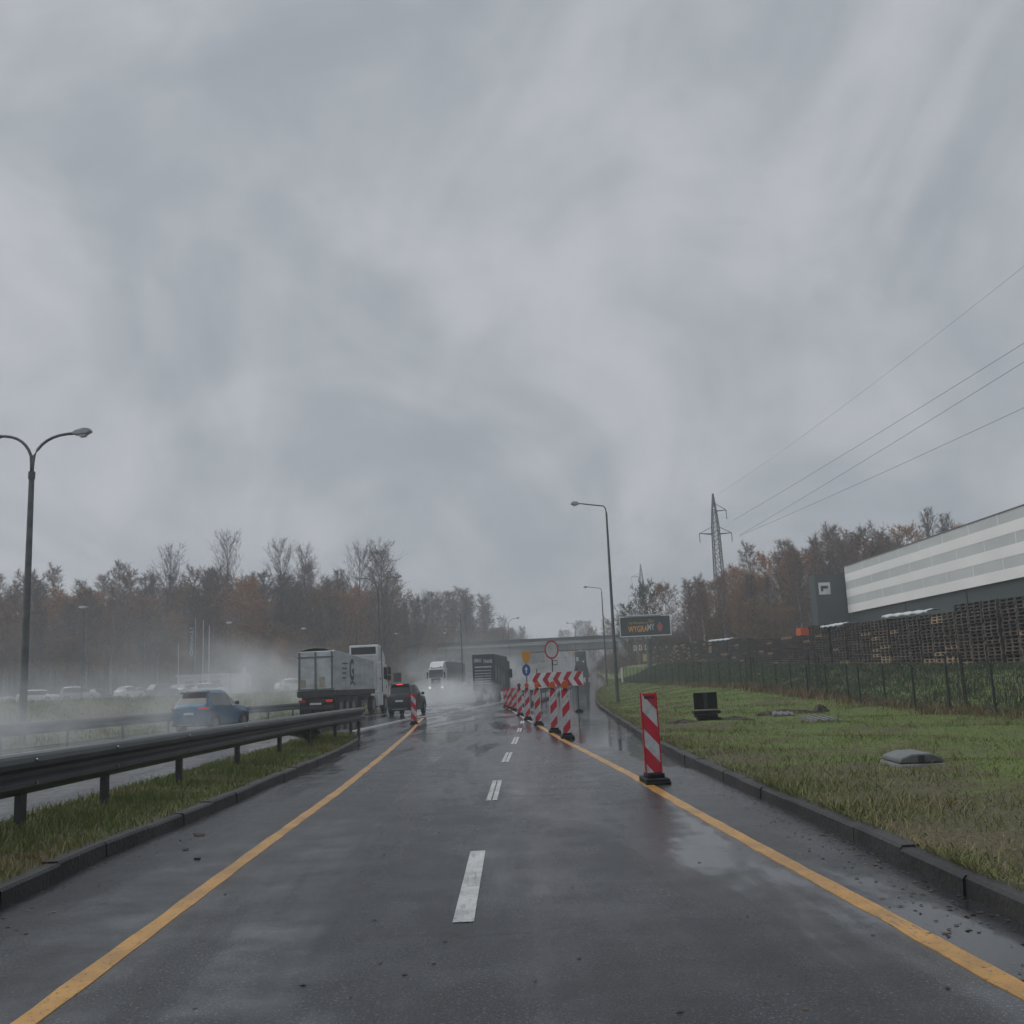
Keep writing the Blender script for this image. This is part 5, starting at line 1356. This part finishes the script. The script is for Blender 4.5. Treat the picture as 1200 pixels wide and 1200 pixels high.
# ------------------------------------------------------------------ air: haze box and spray
HAZE = .00145
b = MB(); b.box(-170, 190, -25, 640, -1.6, 44)
o = b.build('haze', None or M['wire']); o.data.materials.clear(); o['kind'] = 'stuff'
m = bpy.data.materials.new('haze_air'); m.use_nodes = True; nt = m.node_tree; nt.nodes.clear()
out = nt.nodes.new('ShaderNodeOutputMaterial'); pv = nt.nodes.new('ShaderNodeVolumePrincipled'); nt.links.new(pv.outputs[0], out.inputs['Volume'])
pv.inputs['Color'].default_value = (.88, .93, .97, 1); pv.inputs['Density'].default_value = HAZE; pv.inputs['Anisotropy'].default_value = .2
o.data.materials.append(m)
def spraymat(name, dens, size, nscale):
    m = bpy.data.materials.new(name); m.use_nodes = True; nt = m.node_tree; nt.nodes.clear()
    out = nt.nodes.new('ShaderNodeOutputMaterial'); pv = nt.nodes.new('ShaderNodeVolumePrincipled'); nt.links.new(pv.outputs[0], out.inputs['Volume'])
    pv.inputs['Color'].default_value = (.93, .96, .98, 1); pv.inputs['Anisotropy'].default_value = .25
    co = coords(nt)
    ln = N(nt, 'ShaderNodeVectorMath', operation='LENGTH'); nt.links.new(co, ln.inputs[0])
    fall = math_(nt, 'MAXIMUM', math_(nt, 'SUBTRACT', 1.0, ln.outputs['Value']), 0.0)
    mp = N(nt, 'ShaderNodeMapping'); nt.links.new(co, mp.inputs[0]); mp.inputs['Scale'].default_value = (size[0], size[1] * .45, size[2]); mp.inputs['Location'].default_value = (random.uniform(0, 30), random.uniform(0, 30), 0)
    nz = ramp(nt, noise(nt, nscale, 4, mp.outputs[0], .65, .6), .40, .66)
    d = math_(nt, 'MULTIPLY', math_(nt, 'MULTIPLY', nz, fall), dens); nt.links.new(d, pv.inputs['Density'])
    return m
def spray(X, Y, z, sx, sy, sz, dens, yaw=.115, ns=.55):
    bm = bmesh.new(); bmesh.ops.create_icosphere(bm, subdivisions=3, radius=1.0)
    me = bpy.data.meshes.new('spray'); bm.to_mesh(me); bm.free()
    o = bpy.data.objects.new('spray', me); COL.objects.link(o); o.location = (X, Y, z); o.scale = (sx, sy, sz); o.rotation_euler = (0, 0, -yaw)
    me.materials.append(spraymat('spray_mist', dens, (sx, sy, sz), ns)); o['kind'] = 'stuff'; return o
spray(-12.2, 30, .7, 3.2, 11, 1.9, .24)           # behind the blue car
spray(-11.6, 37, .35, 2.0, 4, .8, .40)            # thrown up by its wheels
spray(-14.0, 24, .7, 4.0, 10, 1.7, .22)
spray(-12.2, 47, 1.4, 2.0, 8, 3.0, .36)           # plume left of the tipper
spray(-12.5, 62, 1.6, 3.5, 10, 3.2, .14)
spray(-3.2, 84, .6, 3.8, 13, 1.6, .40)            # behind the lettered truck
spray(-5.2, 78, .5, 3.5, 12, 1.5, .30)
spray(-4.6, 104, .9, 5.0, 18, 2.0, .14)
spray(-9.0, 138, 2.6, 6.0, 16, 4.6, .10)          # behind the oncoming lorry
spray(1.5, 128, 2.4, 3.5, 20, 3.6, .10)
spray(-24, 74, 1.5, 16, 40, 5.0, .026, 0.0, .12)  # drifting over the car park
spray(-42, 124, 4.5, 30, 14, 11.0, .014, 0.0, .08)
spray(-8, 170, 4, 16, 22, 8.0, .03, 0.0, .1)
# ------------------------------------------------------------------ world, sun
w = bpy.data.worlds.new('World'); scn.world = w; w.use_nodes = True; nt = w.node_tree
bg = nt.nodes['Background']
SUN_EL, SUN_ROT = R(50), R(-80)
sky = N(nt, 'ShaderNodeTexSky', sky_type='NISHITA'); sky.sun_disc = False; sky.sun_elevation = SUN_EL; sky.sun_rotation = SUN_ROT; sky.air_density = 1.0; sky.dust_density = 4.0
bw = N(nt, 'ShaderNodeRGBToBW'); nt.links.new(sky.outputs[0], bw.inputs[0])
tc = N(nt, 'ShaderNodeTexCoord').outputs['Generated']
sp = N(nt, 'ShaderNodeSeparateXYZ'); nt.links.new(tc, sp.inputs[0])
den = math_(nt, 'ADD', math_(nt, 'MAXIMUM', sp.outputs[2], 0.0), .75)
cv = N(nt, 'ShaderNodeCombineXYZ'); nt.links.new(math_(nt, 'DIVIDE', sp.outputs[0], den), cv.inputs[0]); nt.links.new(math_(nt, 'DIVIDE', sp.outputs[1], den), cv.inputs[1])
mp = N(nt, 'ShaderNodeMapping'); nt.links.new(cv.outputs[0], mp.inputs[0]); mp.inputs['Rotation'].default_value = (0, 0, R(50)); mp.inputs['Scale'].default_value = (2.5, 2.5, 1); mp.inputs['Location'].default_value = (12.7, 2.9, 0)
n1 = noise(nt, 1.45, 6, mp.outputs[0], .55, 1.1); n2 = noise(nt, 3.1, 5, mp.outputs[0], .5, .4)
f = math_(nt, 'ADD', math_(nt, 'MULTIPLY', n1, .64), math_(nt, 'MULTIPLY', n2, .36))
cl = mixc(nt, ramp(nt, f, .34, .66), (3.35, 3.7, 4.15), (5.3, 5.5, 5.95))
mx = N(nt, 'ShaderNodeMix', data_type='RGBA'); mx.inputs[0].default_value = .12
nt.links.new(cl, mx.inputs[6]); nt.links.new(bw.outputs[0], mx.inputs[7])
nt.links.new(mx.outputs[2], bg.inputs[0]); bg.inputs[1].default_value = .1
sl_ = bpy.data.lights.new('sun', 'SUN'); sl_.energy = 1.5; sl_.angle = R(60); sl_.color = (1, .985, .97)
so = bpy.data.objects.new('sun', sl_); COL.objects.link(so)
so.rotation_euler = Vector((math.sin(SUN_ROT) * math.cos(SUN_EL), math.cos(SUN_ROT) * math.cos(SUN_EL), math.sin(SUN_EL))).to_track_quat('Z', 'Y').to_euler()

# ------------------------------------------------------------------ camera
cam = bpy.data.cameras.new('camera'); co_ = bpy.data.objects.new('camera', cam); COL.objects.link(co_)
cam.sensor_width = 36; cam.sensor_fit = 'HORIZONTAL'; cam.lens = 36 * 1180 / 1200; cam.clip_end = 5000; cam.clip_start = .05
Mr = Matrix(((0.99900697, 0.04039282, -0.01880156, 0), (-0.01169184, -0.16953173, -0.98545537, 0), (-0.04299278, 0.98469661, -0.16889111, 1.3), (0, 0, 0, 1)))
# rows of Mr are world axes seen from the camera: it maps camera space to world space
Mr = Matrix(((0.99900697, 0.04039282, -0.01880156), (-0.01169184, -0.16953173, -0.98545537), (-0.04299278, 0.98469661, -0.16889111)))
co_.matrix_world = Matrix.Translation((0, 0, 1.3)) @ Mr.to_4x4()
scn.camera = co_
scn.view_settings.view_transform = 'Standard'; scn.view_settings.look = 'None'; scn.view_settings.exposure = 0; scn.view_settings.gamma = 1
cy = scn.cycles
cy.use_denoising = True
try: cy.denoiser = 'OPENIMAGEDENOISE'
except Exception: pass
try: cy.denoising_prefilter = 'ACCURATE'; cy.denoising_input_passes = 'RGB_ALBEDO_NORMAL'
except Exception: pass
cy.max_bounces = 6; cy.diffuse_bounces = 2; cy.glossy_bounces = 2; cy.transmission_bounces = 2; cy.volume_bounces = 2; cy.transparent_max_bounces = 8
cy.volume_step_rate = 2.0; cy.volume_max_steps = 256
cy.sample_clamp_indirect = 5.0
